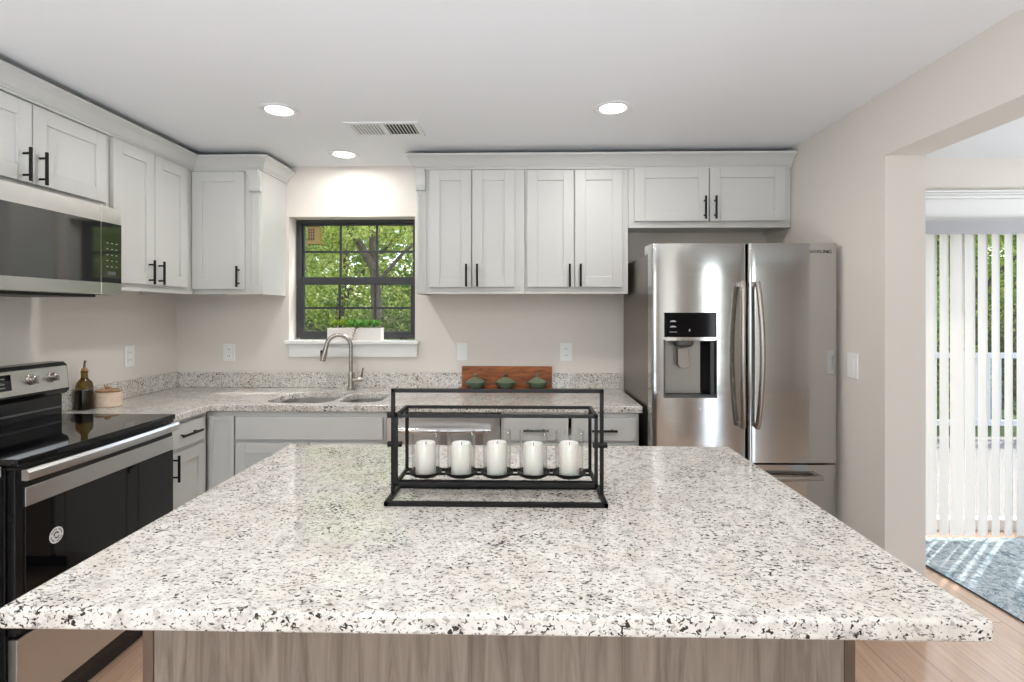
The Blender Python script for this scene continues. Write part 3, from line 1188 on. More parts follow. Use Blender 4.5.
mb.prism([(.905, FY + .01), (.927, FY + .01), (.927, FY + .0695), (.875, FY + .0695)], lambda p, q, a: (p, q, a), z0 + .006, z1 - .002)
mb.build('dispenser_side', 'black_enamel', ld)
mb = MB().lathe([(0, 0), (.038, 0), (.048, .012), (.048, .03), (0, .03)], (.782, FY + .035, 1.231), 24)
mb.build('dispenser_nozzle', 'dark_grey', ld, smooth=True)
mb = MB().prism([(.756, 1.225), (.806, 1.225), (.812, 1.14), (.80, 1.125), (.768, 1.125), (.754, 1.14)], lambda p, q, a: (p, a + (1.225 - q) * -.1, q), FY + .035, FY + .045, .002)
mb.build('dispenser_paddle', 'stainless_side', ld)


def bar_handle(x, door, lean):
    mb = MB()
    z0_, z1_ = .845, 1.545
    pts = []
    for k in range(33):
        f = k / 32
        s = math.sin(PI * f)
        pts.append((x + lean * s * .012, FY - .028 - .030 * s ** .6, z0_ + (z1_ - z0_) * f))
    mb.tube(pts, .0125, 12)
    for z in (z0_ + .012, z1_ - .012):
        mb.box(x - .010, x + .010, FY - .030, FY + .012, z - .012, z + .012, .003)
    return mb.build('handle', 'nickel', door, smooth=True)


bar_handle(FS - .034, ld, -1)
bar_handle(FS + .034, rd, 1)
mb = MB()
pts = [(.72 + .70 * k / 24, FY - .030 - .022 * math.sin(PI * k / 24), .610) for k in range(25)]
mb.tube(pts, .0125, 12)
for x in (.735, 1.405):
    mb.box(x - .014, x + .014, FY - .03, FY + .008, .600, .622, .003)
mb.build('handle', 'nickel', fd, smooth=True)
MB().lathe([(0, 0), (.006, 0), (.006, .002), (0, .002)], (.852, FY - .0005, .93), 16, 'y').build('badge', 'chrome', ld, smooth=True)


def text_mesh(body, size, name, mat, parent, mtx, extrude=.0003, sx=1):
    cu = bpy.data.curves.new('lettering', 'FONT')
    cu.body = body
    cu.size = size
    cu.extrude = extrude
    cu.align_x = 'CENTER'
    cu.align_y = 'CENTER'
    ob = bpy.data.objects.new('lettering', cu)
    COL.objects.link(ob)
    dg = bpy.context.evaluated_depsgraph_get()
    me = bpy.data.meshes.new_from_object(ob.evaluated_get(dg))
    bpy.data.objects.remove(ob)
    bpy.data.curves.remove(cu)
    off = wloc(parent)
    for v in me.vertices:
        c = mtx @ Vector((v.co.x * sx, v.co.y, v.co.z))
        v.co = c - off
    me.materials.clear()
    me.materials.append(MATS[mat])
    me.name = name
    o = bpy.data.objects.new(name, me)
    COL.objects.link(o)
    o.parent = parent
    return o


text_mesh('SAMSUNG', .0225, 'logo', 'logo_dark', rd, Matrix.Translation((1.426, FY - .0002, 1.690)) @ Matrix.Rotation(PI / 2, 4, 'X') @ Matrix.Rotation(math.radians(-1.2), 4, 'Y'), .0012, 1.05)

# ------------------------------------------------------------------ island
IX0, IX1, IY0, IY1 = -.865, .741, .850, 1.936
t = thing('island', 'grey brown wood grain kitchen island base under the big granite top', 'island', (-.06, 1.5, 0))
MB().box(-.817, .686, 1.153, 1.90, .002, ZCB - .001).build('panel', 'island_laminate', t)
for x0, x1 in ((-.841, -.8175), (.6865, .709)):
    MB().box(x0, x1, 1.150, 1.90, .002, ZCB - .001, .001).build('end_panel', 'island_edge', t)
o = MB().box(IX0, IX1, IY0, IY1, ZCB, ZCT, .007, 3).build('countertop', 'granite', origin=((IX0 + IX1) / 2, (IY0 + IY1) / 2, ZCB))
tag(o, 'large speckled granite island top with the candle lantern on it', 'countertop', 'speckled granite worktops')

# ------------------------------------------------------------------ lantern with five candles
lx0, lx1, ly = -.345, .203, 1.39
bw = .0055
lan = thing('candle_lantern', 'black metal open frame candle lantern standing on the island', 'lantern', ((lx0 + lx1) / 2, ly, ZCT))


def bars(segs, w):
    mb = MB()
    for p, q in segs:
        lo = [min(a, b) - w for a, b in zip(p, q)]
        hi = [max(a, b) + w for a, b in zip(p, q)]
        mb.box(lo[0], hi[0], lo[1], hi[1], lo[2], hi[2], .0008)
    return mb


zb_ = ZCT + bw + .0003
y0, y1 = 1.322, 1.458
bars([((lx0, y0, zb_), (lx1, y0, zb_)), ((lx0, y1, zb_), (lx1, y1, zb_)), ((lx0, y0, zb_), (lx0, y1, zb_)), ((lx1, y0, zb_), (lx1, y1, zb_))], bw).build('base_frame', 'black_metal', lan)
bars([((lx0, ly, zb_ + 2 * bw), (lx0, ly, 1.193)), ((lx1, ly, zb_ + 2 * bw), (lx1, ly, 1.193)), ((lx0, ly, 1.193), (lx1, ly, 1.193))], .0048).build('handle', 'black_metal', lan)
bx0, bx1, by0, by1, bz0, bz1 = -.322, .180, 1.328, 1.452, .967, 1.139
c8 = [(x, y, z) for x in (bx0, bx1) for y in (by0, by1) for z in (bz0, bz1)]
segs = []
for i in range(8):
    for j in range(i + 1, 8):
        if sum(a != b for a, b in zip(c8[i], c8[j])) == 1:
            segs.append((c8[i], c8[j]))
bars(segs, .0042).build('cage', 'black_metal', lan)
for x, s in ((lx0, 1), (lx1, -1)):
    for z in (1.052, 1.128)[:2 if s > 0 else 1]:
        a, b_ = x - s * .014, bx0 if s > 0 else bx1
        MB().tube([(a, ly, z), (b_, ly, z)], .0075, 12).build('knob', 'black_metal', lan, smooth=True)
bars([((bx0, ly - .03, bz0 - .002), (bx1, ly - .03, bz0 - .002)), ((bx0, ly + .03, bz0 - .002), (bx1, ly + .03, bz0 - .002))], .003).build('rail', 'black_metal', lan)
CX = [-.2585, -.165, -.071, .0245, .118]
where = ['first', 'second', 'middle', 'fourth', 'last']
for i, x in enumerate(CX):
    MB().lathe([(0, .9705), (.030, .9705), (.0415, .977), (.0435, .984), (.0418, .984), (.0395, .979), (.029, .9735), (0, .9735)], (x, ly, 0), 32).build('dish', 'black_metal', lan, smooth=True)
for i, x in enumerate(CX):
    pos = ['at the range end of the lantern', 'second along from the range end of the lantern', 'in the middle of the lantern', 'second along from the refrigerator end of the lantern', 'at the refrigerator end of the lantern'][i]
    g = MB().lathe([(.0368, .9835), (.0368, 1.088), (.0360, 1.0895), (.0348, 1.088), (.0348, .9835)], (x, ly, 0), 40, close=True).build('glass_cylinder', 'clear_glass', origin=(x, ly, .9835), smooth=True)
    tag(g, 'clear glass chimney around the candle ' + pos, 'glass', 'glass chimneys in the lantern')
    c = thing('candle', 'white pillar candle ' + pos, 'candle', (x, ly, .974), 'pillar candles in the lantern')
    h = 1.058 + random.uniform(-.002, .003)
    MB().lathe([(0, .9742), (.0250, .9742), (.0262, .976), (.0262, h - .004), (.0240, h), (.017, h - .004), (0, h - .006)], (x, ly, 0), 32).build('wax', 'wax', c, smooth=True)
    MB().tube([(x, ly, h - .007), (x + .001, ly, h + .001)], .0012, 6).build('wick', 'wick', c)

# ------------------------------------------------------------------ wooden tray with three pots
t = thing('wooden_tray', 'reddish brown wooden tray with high back standing against the backsplash', 'tray', (-.11, 3.31, ZCT))
MB().box(-.392, .176, 3.335, 3.355, ZCT + .001, 1.058, .002).build('back_panel', 'warm_wood', t)
MB().box(-.405, .180, 3.225, 3.334, ZCT + .001, ZCT + .015, .002).build('base', 'warm_wood', t)
for k, x in enumerate((-.299, -.112, .082)):
    y, z = 3.28, ZCT + .0155
    p_ = thing('lidded_pot', 'small green ceramic lidded pot ' + ['at the sink end of the wooden tray', 'in the middle of the wooden tray', 'at the refrigerator end of the wooden tray'][k], 'pot', (x, y, z), 'green pots on the wooden tray')
    MB().lathe([(0, z), (.040, z), (.052, z + .010), (.058, z + .030), (.058, z + .036), (.053, z + .036), (.045, z + .012), (0, z + .006)], (x, y, 0), 28).build('bowl', 'ceramic_green', p_, smooth=True)
    for s in (-1, 1):
        MB().tube([(x + s * .054, y - .012, z + .028), (x + s * .072, y - .008, z + .031), (x + s * .072, y + .008, z + .031), (x + s * .054, y + .012, z + .028)], .004, 8).build('handle', 'ceramic_green', p_, smooth=True)
    ld_ = MB().lathe([(0, z + .0365), (.060, z + .0365), (.061, z + .040), (.045, z + .052), (.020, z + .064), (.008, z + .068), (0, z + .068)], (x, y, 0), 28).build('lid', 'ceramic_green_pale', p_, smooth=True)
    MB().lathe([(0, z + .066), (.007, z + .066), (.007, z + .074), (.012, z + .080), (.010, z + .088), (0, z + .090)], (x, y, 0), 16).build('knob', 'dark_grey' if k == 1 else 'ceramic_green_pale', ld_, smooth=True)

# ------------------------------------------------------------------ bottle and salt box by the range
x, y, z = -2.19, 2.592, ZCT + .0005
t = thing('oil_bottle', 'dark green glass oil bottle with metal pourer beside the range', 'bottle', (x, y, z))
MB().lathe([(0, z), (.033, z), (.036, z + .004), (.036, z + .118), (.032, z + .135), (.017, z + .153), (.0145, z + .160), (.0145, z + .185), (.0165, z + .186), (.0165, z + .192), (.012, z + .193), (0, z + .193)], (x, y, 0), 32).build('glass', 'green_glass', t, smooth=True)
MB().lathe([(0, z + .002), (.032, z + .004), (.032, z + .098), (0, z + .098)], (x, y, 0), 24).build('oil', 'dark_oil', t, smooth=True)
MB().lathe([(0, z + .1935), (.013, z + .1935), (.012, z + .205), (0, z + .206)], (x, y, 0), 16).build('stopper', 'cork', t, smooth=True)
MB().tube([(x, y, z + .205), (x, y, z + .225), (x + .004, y, z + .244)], [.0065, .005, .0055], 10).build('pourer', 'nickel', t, smooth=True)

x, y = -2.148, 2.690
t = thing('wooden_salt_box', 'round pale wooden salt box with part open lid beside the oil bottle', 'box', (x, y, z))
MB().lathe([(0, z), (.058, z), (.062, z + .004), (.062, z + .071), (.059, z + .074), (.053, z + .072), (.053, z + .012), (0, z + .010)], (x, y, 0), 40).build('bowl', 'pale_wood', t, smooth=True)
o = MB().lathe([(0, 0), (.050, 0), (.052, .004), (.050, .010), (0, .014)], (x - .006, y + .004, z + .075), 32).build('lid', 'brown_wood', t, smooth=True)
MB().lathe([(0, 0), (.010, 0), (.014, .010), (0, .016)], (x - .006, y + .004, z + .0888), 16).build('knob', 'brown_wood', o, smooth=True)


# ------------------------------------------------------------------ outlets and switch
def wall_plate(name, label, pl, a, z, w, h, switch, loc, group):
    t = thing(name, label, 'switch' if switch else 'outlet', loc, group)
    mb = MB()
    pbox(mb, pl, a - w / 2, a + w / 2, .0005, .006, z - h / 2, z + h / 2, .002)
    mb.build('cover_plate', 'white_plastic', t)
    if switch:
        mb = MB()
        pbox(mb, pl, a - .016, a + .016, .0062, .010, z - .034, z + .034, .0015)
        mb.build('rocker', 'white_plastic', t)
    else:
        for s in (-1, 1):
            mb = MB()
            pbox(mb, pl, a - .017, a + .017, .0062, .009, z + s * .021 - .015, z + s * .021 + .015, .003)
            o = mb.build('socket', 'white_plastic', t)
            mb = MB()
            for e in (-.006, .006):
                pbox(mb, pl, a + e - .0012, a + e + .0012, .0091, .0094, z + s * .021 - .004, z + s * .021 + .005)
            mb.build('slots', 'slot_dark', o)
    return t


g = 'white wall outlets'
wall_plate('power_outlet', 'white outlet on the range wall near the corner', left(XL), 2.974, 1.148, .078, .12, False, (XL, 2.974, 1.148), g)
wall_plate('power_outlet', 'white outlet on the window wall below the corner cabinet', back(YB), -1.907, 1.138, .076, .112, False, (-1.907, YB, 1.138), g)
wall_plate('light_switch', 'white rocker switch plate on the window wall beside the wooden tray', back(YB), -.397, 1.147, .068, .112, True, (-.397, YB, 1.147), None)
wall_plate('power_outlet', 'white outlet on the window wall nearest the refrigerator', back(YB), .268, 1.145, .076, .114, False, (.268, YB, 1.145), g)
wall_plate('light_switch', 'white rocker switch plate on the wall past the refrigerator', lambda a, d, z: (XR - d, a, z), 2.505, 1.150, .078, .118, True, (XR, 2.505, 1.150), None)


# ------------------------------------------------------------------ ceiling lights and vent
CAN_W = 5


def can(x, y, label, w=None):
    t = thing('recessed_light', label, 'ceiling light', (x, y, ZC), 'recessed ceiling lights')
    MB().lathe([(.060, -.0005), (.09, -.0005), (.09, -.004), (.084, -.007), (.066, -.005), (.060, -.002)], (x, y, ZC), 40, close=True).build('trim_ring', 'vent_white', t, smooth=True)
    MB().lathe([(0, -.0015), (.060, -.0015), (.058, -.0035), (0, -.0045)], (x, y, ZC), 36).build('lens', 'lamp_lens', t, smooth=True)
    return light('downlight', 'AREA', (x, y, ZC - .012), (0, 0, 0), w or CAN_W, (1, .97, .93), shape='DISK', size=.12)


can(-1.138, 2.438, 'lit recessed ceiling light nearest the range')
can(.409, 2.448, 'lit recessed ceiling light in front of the refrigerator side cabinets')
can(-1.071, 3.13, 'lit recessed ceiling light close above the window', 3.2)
for x, y, w_ in ((-1.138, .55, 7), (.409, .55, 7), (-1.1, -1.6, 5), (.4, -1.6, 5)):  # added unseen downlights, no fixtures, for island light and ceiling bounce
    light('downlight', 'AREA', (x, y, ZC - .012), (0, 0, 0), w_, (1, .97, .93), shape='DISK', size=.12)

vx0, vx1, vy0, vy1 = -.893, -.522, 2.590, 2.800
t = thing('ceiling_vent', 'white rectangular ceiling register between the recessed lights', 'vent', ((vx0 + vx1) / 2, (vy0 + vy1) / 2, ZC))
mb = MB()
zt, zb = ZC - .0005, ZC - .008
fw = .026
mb.box(vx0, vx1, vy0, vy0 + fw, zb, zt, .002)
mb.box(vx0, vx1, vy1 - fw, vy1, zb, zt, .002)
mb.box(vx0, vx0 + fw, vy0 + fw, vy1 - fw, zb, zt, .002)
mb.box(vx1 - fw, vx1, vy0 + fw, vy1 - fw, zb, zt, .002)
xm = (vx0 + vx1) / 2
mb.box(xm - .008, xm + .008, vy0 + fw, vy1 - fw, zb, zt, .001)
mb.build('frame', 'vent_white', t)
MB().box(vx0 + fw, vx1 - fw, vy0 + fw, vy1 - fw, ZC - .0015, ZC - .0005).build('duct', 'slot_dark', t)
mb = MB()
for side, (a, b_) in enumerate(((vx0 + fw, xm - .008), (xm + .008, vx1 - fw))):
    k = 9
    for i in range(k):
        c = a + (b_ - a) * (i + .5) / k
        dx = .003 * (-1 if side == 0 else 1)
        mb.prism([(c - dx - .0014, -.0022), (c - dx + .0014, -.0022), (c + dx + .0014, -.0078), (c + dx - .0014, -.0078)], lambda p, q, a_: (p, a_, ZC + q), vy0 + fw, vy1 - fw)
mb.build('louvres', 'vent_white', t)

# ------------------------------------------------------------------ window planter
px0, px1, py0, py1, pz0, pz1 = -1.275, -.925, 3.405, 3.478, 1.2175, 1.296
t = thing('planter_box', 'white rectangular planter box on the window sill', 'planter', ((px0 + px1) / 2, (py0 + py1) / 2, pz0))
mb = MB()
mb.box(px0, px1, py0, py0 + .008, pz0, pz1, .0015)
mb.box(px0, px1, py1 - .008, py1, pz0, pz1, .0015)
mb.box(px0, px0 + .008, py0 + .008, py1 - .008, pz0, pz1, .0015)
mb.box(px1 - .008, px1, py0 + .008, py1 - .008, pz0, pz1, .0015)
mb.box(px0 + .008, px1 - .008, py0 + .008, py1 - .008, pz0, pz0 + .008)
mb.build('box', 'planter_white', t)
MB().box(px0 + .009, px1 - .009, py0 + .009, py1 - .009, pz0 + .0085, pz1 - .014).build('soil', 'soil', t)


def rosette(x, y, z, r, mat, label):
    rt = thing('succulent', label, 'plant', (x, y, z), 'succulents in the window planter')
    mb = MB()
    mb.tube([(x, y, z - .006), (x, y, z + .030)], [.006, .005], 8)
    mb.build('stem', mat, rt)
    verts, faces = [], []
    for ring, (cnt, tilt, ln) in enumerate(((9, 18, 1), (8, 40, .85), (6, 62, .65), (4, 78, .45))):
        for k in range(cnt):
            a = 2 * PI * (k + .5 * (ring % 2)) / cnt + random.uniform(-.15, .15)
            tl = math.radians(tilt + random.uniform(-8, 8))
            L = r * ln
            w = L * .42
            u_ = Vector((math.cos(a) * math.cos(tl), math.sin(a) * math.cos(tl), math.sin(tl)))
            s_ = Vector((-math.sin(a), math.cos(a), 0))
            n_ = u_.cross(s_)
            o_ = Vector((x, y, z + .024 + ring * .004))
            i0 = len(verts)
            for f_, wf, hf in ((.05, .3, 0), (.5, 1, .05), (.8, .75, .0), (1, .05, -.12)):
                c_ = o_ + u_ * L * f_ - n_ * L * hf
                verts += [tuple(c_ - s_ * w * wf * .5), tuple(c_ - n_ * w * .16), tuple(c_ + s_ * w * wf * .5), tuple(c_ + n_ * w * .10)]
            for j in range(3):
                for e in range(4):
                    faces.append((i0 + j * 4 + e, i0 + j * 4 + (e + 1) % 4, i0 + j * 4 + 4 + (e + 1) % 4, i0 + j * 4 + 4 + e))
    fast_mesh('leaves', verts, faces, mat, rt)


rz = pz1 - .006
for x, r, m_, lb in ((-1.235, .046, 'succulent_lime', 'lime green leafy succulent at the end of the planter box nearest the corner cabinet'),
                     (-1.185, .052, 'succulent_lime', 'lime green leafy succulent second along the planter box'),
                     (-1.128, .046, 'succulent_green', 'deep green leafy succulent just off the middle of the planter box'),
                     (-1.078, .050, 'succulent_green', 'deep green leafy succulent behind the trailing dry stem'),
                     (-1.020, .052, 'succulent_green', 'bright green leafy succulent beyond the trailing stem in the planter box'),
                     (-.968, .046, 'succulent_green', 'bright green leafy succulent at the free end of the planter box')):
    rosette(x, 3.441, rz, r, m_, lb)
pl_ = thing('trailing_plant', 'brown dry leafed stem trailing over the front of the planter box', 'plant', (-1.09, 3.40, 1.30))
pts = [(-1.075, 3.42, 1.290), (-1.078, 3.405, 1.301), (-1.085, 3.392, 1.290), (-1.094, 3.39, 1.262), (-1.104, 3.389, 1.232), (-1.110, 3.388, 1.206), (-1.112, 3.388, 1.186)]
MB().tube(pts, .0018, 6).build('stem', 'brown_wood', pl_)
verts, faces = [], []
for k in range(26):
    f_ = k / 25 * (len(pts) - 1.001)
    i = int(f_)
    c_ = Vector(pts[i]).lerp(Vector(pts[i + 1]), f_ - i)
    a = k * 2.4
    u_ = Vector((math.cos(a), -abs(math.sin(a)) * .6, .3)).normalized()
    s_ = u_.cross(Vector((0, .6, 1))).normalized()
    L = .013
    i0 = len(verts)
    verts += [tuple(c_), tuple(c_ + u_ * L * .5 + s_ * L * .35), tuple(c_ + u_ * L), tuple(c_ + u_ * L * .5 - s_ * L * .35)]
    faces.append((i0, i0 + 1, i0 + 2, i0 + 3))
fast_mesh('leaves', verts, faces, 'dry_leaf', pl_)

# ------------------------------------------------------------------ dining room: blinds and rug
t = thing('vertical_blinds', 'white vertical slat blinds hanging over the sliding door', 'blinds', (3.25, 3.3, 1.86))
MB().box(2.20, 4.32, 3.255, 3.262, 1.872, 1.952, .001).build('valance', 'valance_shaded', t)
MB().box(2.21, 4.31, 3.285, 3.325, 1.885, 1.925, .003).build('head_rail', 'trim_paint', t)
for k in range(27):
    x = 2.262 + k * .0775
    ang = math.radians(20 + random.uniform(-5, 5))
    if k == 5:
        ang = math.radians(4)
    verts, faces = [], []
    N = 6
    for zz in (.035, 1.88):
        for side in (0, 1):
            for j in range(N + 1):
                u_ = (j / N - .5) * .089
                c_ = .007 * (1 - (2 * j / N - 1) ** 2) + side * .0008
                verts.append((x + u_ * math.cos(ang) - c_ * math.sin(ang), 3.305 + u_ * math.sin(ang) + c_ * math.cos(ang) * -1, zz))
    M_ = N + 1
    for j in range(N):
        faces.append((j, j + 1, 2 * M_ + j + 1, 2 * M_ + j))
        faces.append((M_ + j, 3 * M_ + j, 3 * M_ + j + 1, M_ + j + 1))
        faces.append((j, M_ + j, M_ + j + 1, j + 1))
        faces.append((2 * M_ + j, 2 * M_ + j + 1, 3 * M_ + j + 1, 3 * M_ + j))
    faces.append((0, 2 * M_, 3 * M_, M_))
    faces.append((N, M_ + N, 3 * M_ + N, 2 * M_ + N))
    MB().raw(verts, faces).build('slat', 'blind_vinyl', t)

rg = thing('area_rug', 'blue and white distressed area rug on the dining room floor', 'rug', (3.4, 1.7, 0))
nx, ny = 40, 60
verts, faces = [], []
rx0, rx1, ry0, ry1 = 2.21, 4.7, .2, 3.33


def rugx0(y):
    return 2.20 + (2.94 - y) * .10 + .012 * math.sin(y * 5)


for j in range(ny + 1):
    y = ry0 + (ry1 - ry0) * j / ny
    for i in range(nx + 1):
        f_ = i / nx
        x = rugx0(y) * (1 - f_) + rx1 * f_
        edge = math.exp(-((x - rugx0(y)) / .05) ** 2)
        verts.append((x, y, .009 + edge * .006 * max(0, math.sin(y * 4.2 + .8))))
for j in range(ny):
    for i in range(nx):
        a = j * (nx + 1) + i
        faces.append((a, a + 1, a + nx + 2, a + nx + 1))
nv = len(verts)
verts += [(v[0], v[1], max(.001, v[2] - .008)) for v in verts]
rim = [i for i in range(nx + 1)] + [j * (nx + 1) + nx for j in range(1, ny + 1)] + [ny * (nx + 1) + i for i in range(nx - 1, -1, -1)] + [j * (nx + 1) for j in range(ny - 1, 0, -1)]
efaces = [(rim[k], rim[(k + 1) % len(rim)], nv + rim[(k + 1) % len(rim)], nv + rim[k]) for k in range(len(rim))]
MB().raw(verts[:nv], faces).build('pile', 'rug_weave', rg, smooth=True)
ev = []
ef = []
for f_ in efaces:
    i0 = len(ev)
    ev += [verts[q] for q in f_]
    ef.append((i0, i0 + 1, i0 + 2, i0 + 3))
fast_mesh('binding', ev, ef, 'rug_edge', rg)

# ------------------------------------------------------------------ garden outside
o = MB().box(-14, 16, YB + .2, 26, -.35, -.2).build('lawn', 'lawn_green', origin=(1, 12, -.35))
struct(o, 'green lawn outside the windows', 'lawn')
o = MB().box(1.9, 6.5, YB + .2, 6.2, -.19, -.03).build('patio', 'deck', origin=(4, 4.8, -.19))
struct(o, 'pale patio slab outside the sliding door', 'patio')
rl = thing('deck_railing', 'white painted railing at the far edge of the patio', 'railing', (4.2, 6.1, -.03))
for x in (1.95, 3.45, 4.95, 6.4):
    MB().box(x, x + .09, 6.06, 6.14, -.028, .95).build('post', 'rail_paint', rl)
for z in (.12, .88):
    MB().box(1.95, 6.49, 6.08, 6.12, z, z + .06).build('rail', 'rail_paint', rl)
for k in range(36):
    x = 2.1 + k * .12
    MB().box(x, x + .03, 6.085, 6.115, .18, .88).build('baluster', 'rail_paint', rl)


def leaves_in(blobs, n, size, rng):
    verts, faces = [], []
    tot = sum(b[3] ** 2 for b in blobs)
    for bx, by, bz, br, sq in blobs:
        cnt = int(n * br ** 2 / tot)
        for _ in range(cnt):
            while True:
                p = Vector((rng.uniform(-1, 1), rng.uniform(-1, 1), rng.uniform(-1, 1)))
                if .15 < p.length < 1:
                    break
            p = p * (p.length ** -.35)
            c = Vector((bx + p.x * br, by + p.y * br, bz + p.z * br * sq))
            if c.z < -.15:
                continue
            nrm = (p.normalized() * .6 + Vector((rng.uniform(-1, 1), rng.uniform(-1, 1), rng.uniform(-.3, 1.2)))).normalized()
            u_ = nrm.orthogonal().normalized()
            u_ = (Matrix.Rotation(rng.uniform(0, 2 * PI), 3, nrm) @ u_)
            w_ = nrm.cross(u_)
            L = size * rng.uniform(.6, 1.3)
            i0 = len(verts)
            verts += [tuple(c - u_ * L * .5), tuple(c + w_ * L * .27 + nrm * L * .06), tuple(c + u_ * L * .5), tuple(c - w_ * L * .27 + nrm * L * .06)]
            faces.append((i0, i0 + 1, i0 + 2, i0 + 3))
    return verts, faces


def tree(name, label, x, y, trunk, branches, blobs, n, size, mat, seed, group=None, cat='tree'):
    rng = random.Random(seed)
    t = thing(name, label, cat, (x, y, -.2), group)
    if trunk:
        pts, rad = trunk
        MB().tube(pts, rad, 10).build('trunk', 'bark', t, smooth=True)
        for bp_, br_ in branches:
            MB().tube(bp_, br_, 8).build('branch', 'bark', t, smooth=True)
    v, f = leaves_in(blobs, n, size, rng)
    o = fast_mesh('foliage', v, f, mat, t)
    return t


tree('leaning_tree', 'leaning brown trunked tree seen through the middle of the kitchen window', -1.95, 7.0,
     ([(-1.86, 7.0, -.2), (-1.92, 7.0, 1.0), (-1.97, 7.0, 1.7), (-2.02, 7.05, 2.3), (-2.10, 7.1, 3.2), (-2.0, 7.2, 4.4)], [.095, .08, .068, .05, .04, .03]),
     [([(-1.98, 7.0, 1.95), (-2.14, 6.95, 2.25), (-2.36, 6.85, 2.65), (-2.49, 6.55, 3.0), (-2.515, 6.2, 3.12)], [.055, .05, .042, .03, .02]),
      ([(-1.90, 7.02, 1.85), (-1.6, 6.9, 2.15), (-1.3, 6.85, 2.4), (-1.0, 6.8, 2.9)], [.03, .024, .018, .012])],
     [(-2.6, 7.6, 3.0, .9, .8), (-1.6, 7.7, 3.0, .9, .8), (-2.2, 7.2, 3.8, 1.2, .8), (-3.0, 7.3, 2.4, .55, .8), (-1.2, 7.3, 2.4, .5, .8), (-2.1, 6.4, 2.5, .4, .6), (-2.8, 6.7, 1.9, .5, .8)], 15000, .064, 'leaf_light', 1)
specs = [
    (-4.3, 8.6, 'leaf_light', .09, 'pale yellow green tree at the edge of the kitchen window view'),
    (-3.45, 9.6, 'leaf_mid', .09, 'mid green tree standing behind the leaning trunk'),
    (-1.2, 9.2, 'leaf_light', .09, 'pale green tree beyond the leaning trunk near the cabinet side'),
    (.4, 10.0, 'leaf_mid', .10, 'mid green tree past the cabinet side of the kitchen window'),
    (5.6, 9.6, 'leaf_light', .10, 'pale green tree beyond the patio railing seen between blind slats'),
    (7.6, 9.2, 'leaf_mid', .10, 'mid green tree beyond the far end of the patio railing'),
    (9.4, 10.4, 'leaf_light', .11, 'tall pale green tree farthest along beyond the patio'),
    (3.4, 10.6, 'leaf_mid', .10, 'mid green tree straight beyond the near end of the railing'),
]
for i, (x, y, m_, sz_, lb) in enumerate(specs):
    rng = random.Random(50 + i)
    bl = []
    for _ in range(12):
        bl.append((x + rng.uniform(-1.0, 1.0), y + rng.uniform(-.6, .6), rng.uniform(1.2, 4.2), rng.uniform(.6, 1.0), .8))
    lx = rng.uniform(-.3, .3)
    tree('leafy_tree', lb, x, y, ([(x, y, -.2), (x + lx * .4, y, 1.4), (x + lx, y, 3.0), (x + lx * 1.3, y, 4.4)], [.10, .08, .06, .03]),
         [([(x + lx * .5, y, 1.6), (x + lx * .5 + .5, y - .1, 2.2), (x + lx + 1.0, y - .2, 2.8)], [.05, .04, .02])], bl, 10000, sz_ * .78, m_, 100 + i, 'garden trees beyond the windows')
shr = [(-3.6, 6.3, .7, 'leaf_mid', 'mid green shrub under the kitchen window view near the corner cabinet'),
       (-2.65, 6.0, .62, 'leaf_dark', 'olive shrub in front of the leaning tree'),
       (-1.45, 6.2, .8, 'leaf_dark', 'olive brown shrub beside the leaning trunk low in the window'),
       (-.7, 6.6, .8, 'leaf_dark', 'olive brown shrub on the cabinet side of the window view'),
       (-4.6, 7.3, .9, 'leaf_dark', 'dark shrub at the outer edge of the kitchen window view'),
       (5.2, 7.4, .7, 'leaf_mid', 'green shrub behind the patio railing'),
       (6.6, 7.6, .8, 'leaf_dark', 'olive shrub behind the far end of the patio railing')]
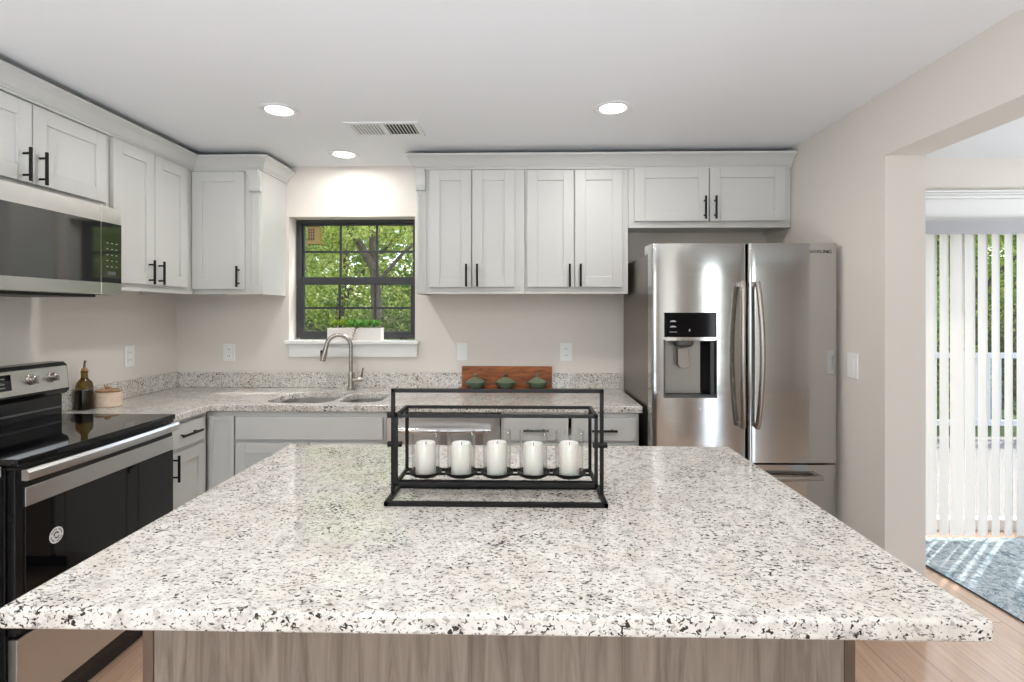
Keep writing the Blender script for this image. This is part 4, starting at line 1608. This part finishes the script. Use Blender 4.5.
for i, (x, y, r, m_, lb) in enumerate(shr):
    rng = random.Random(200 + i)
    bl = [(x + rng.uniform(-.4, .4), y + rng.uniform(-.3, .3), .2 + rng.uniform(0, 1.3), r * rng.uniform(.6, .9), .9) for _ in range(6)]
    tree('garden_shrub', lb, x, y, ([(x, y, -.2), (x, y, .8)], [.03, .02]), [], bl, 4500, .06, m_, 300 + i, 'garden shrubs', 'shrub')
# far hedge of trees closing the view
rng = random.Random(5)
bl = [(-12 + 1.1 * k, 14 + rng.uniform(-1, 1), rng.uniform(.6, 4.5), rng.uniform(1.1, 1.7), .9) for k in range(26)] + [(-12 + 1.1 * k, 14.6 + rng.uniform(-1, 1), rng.uniform(2, 6), rng.uniform(1.1, 1.7), .9) for k in range(26)]
bl += [(-12 + .9 * k, 13.6 + rng.uniform(-.4, .4), rng.uniform(.5, 1.9), rng.uniform(1.1, 1.4), 1) for k in range(32)]
v, f = leaves_in(bl, 60000, .27, rng)
tl = thing('treeline', 'continuous green treeline closing the garden far behind', 'trees', (1, 14, -.2))
tl['kind'] = 'stuff'
fast_mesh('foliage', v, f, 'leaf_mid', tl)

# bird feeder in the trees
x, y, zf, q_ = -2.51, 6.3, 2.21, 1.2
t = thing('bird_feeder', 'tan wooden bird feeder with red grid hanging among the leaves', 'bird feeder', (x, y, zf))
mb = MB()
mb.box(x - .075 * q_, x + .075 * q_, y - .05, y + .05, zf, zf + .03, .003)
mb.box(x - .06 * q_, x + .06 * q_, y - .035, y + .035, zf + .03, zf + .21, .003)
mb.build('box', 'feeder_wood', t)
MB().prism([(-.085 * q_, zf + .211), (.085 * q_, zf + .211), (.05 * q_, zf + .25), (-.05 * q_, zf + .25)], lambda p, q, a: (x + p, a, q), y - .06, y + .06).build('roof', 'feeder_red', t)
o = MB().box(x - .062, x + .012, y - .0375, y - .0355, zf + .045, zf + .185).build('opening', 'feeder_red', t)
mb = MB()
for z_ in (.08, .115, .15):
    mb.box(x - .064, x + .014, y - .041, y - .038, zf + z_, zf + z_ + .007)
for e in (-.040, -.014):
    mb.box(x + e, x + e + .006, y - .0405, y - .0385, zf + .045, zf + .185)
mb.build('grid', 'feeder_wood', o)
MB().tube([(x, y, zf + .25), (x, y, 3.095)], .004, 6).build('hanger', 'bark', t)
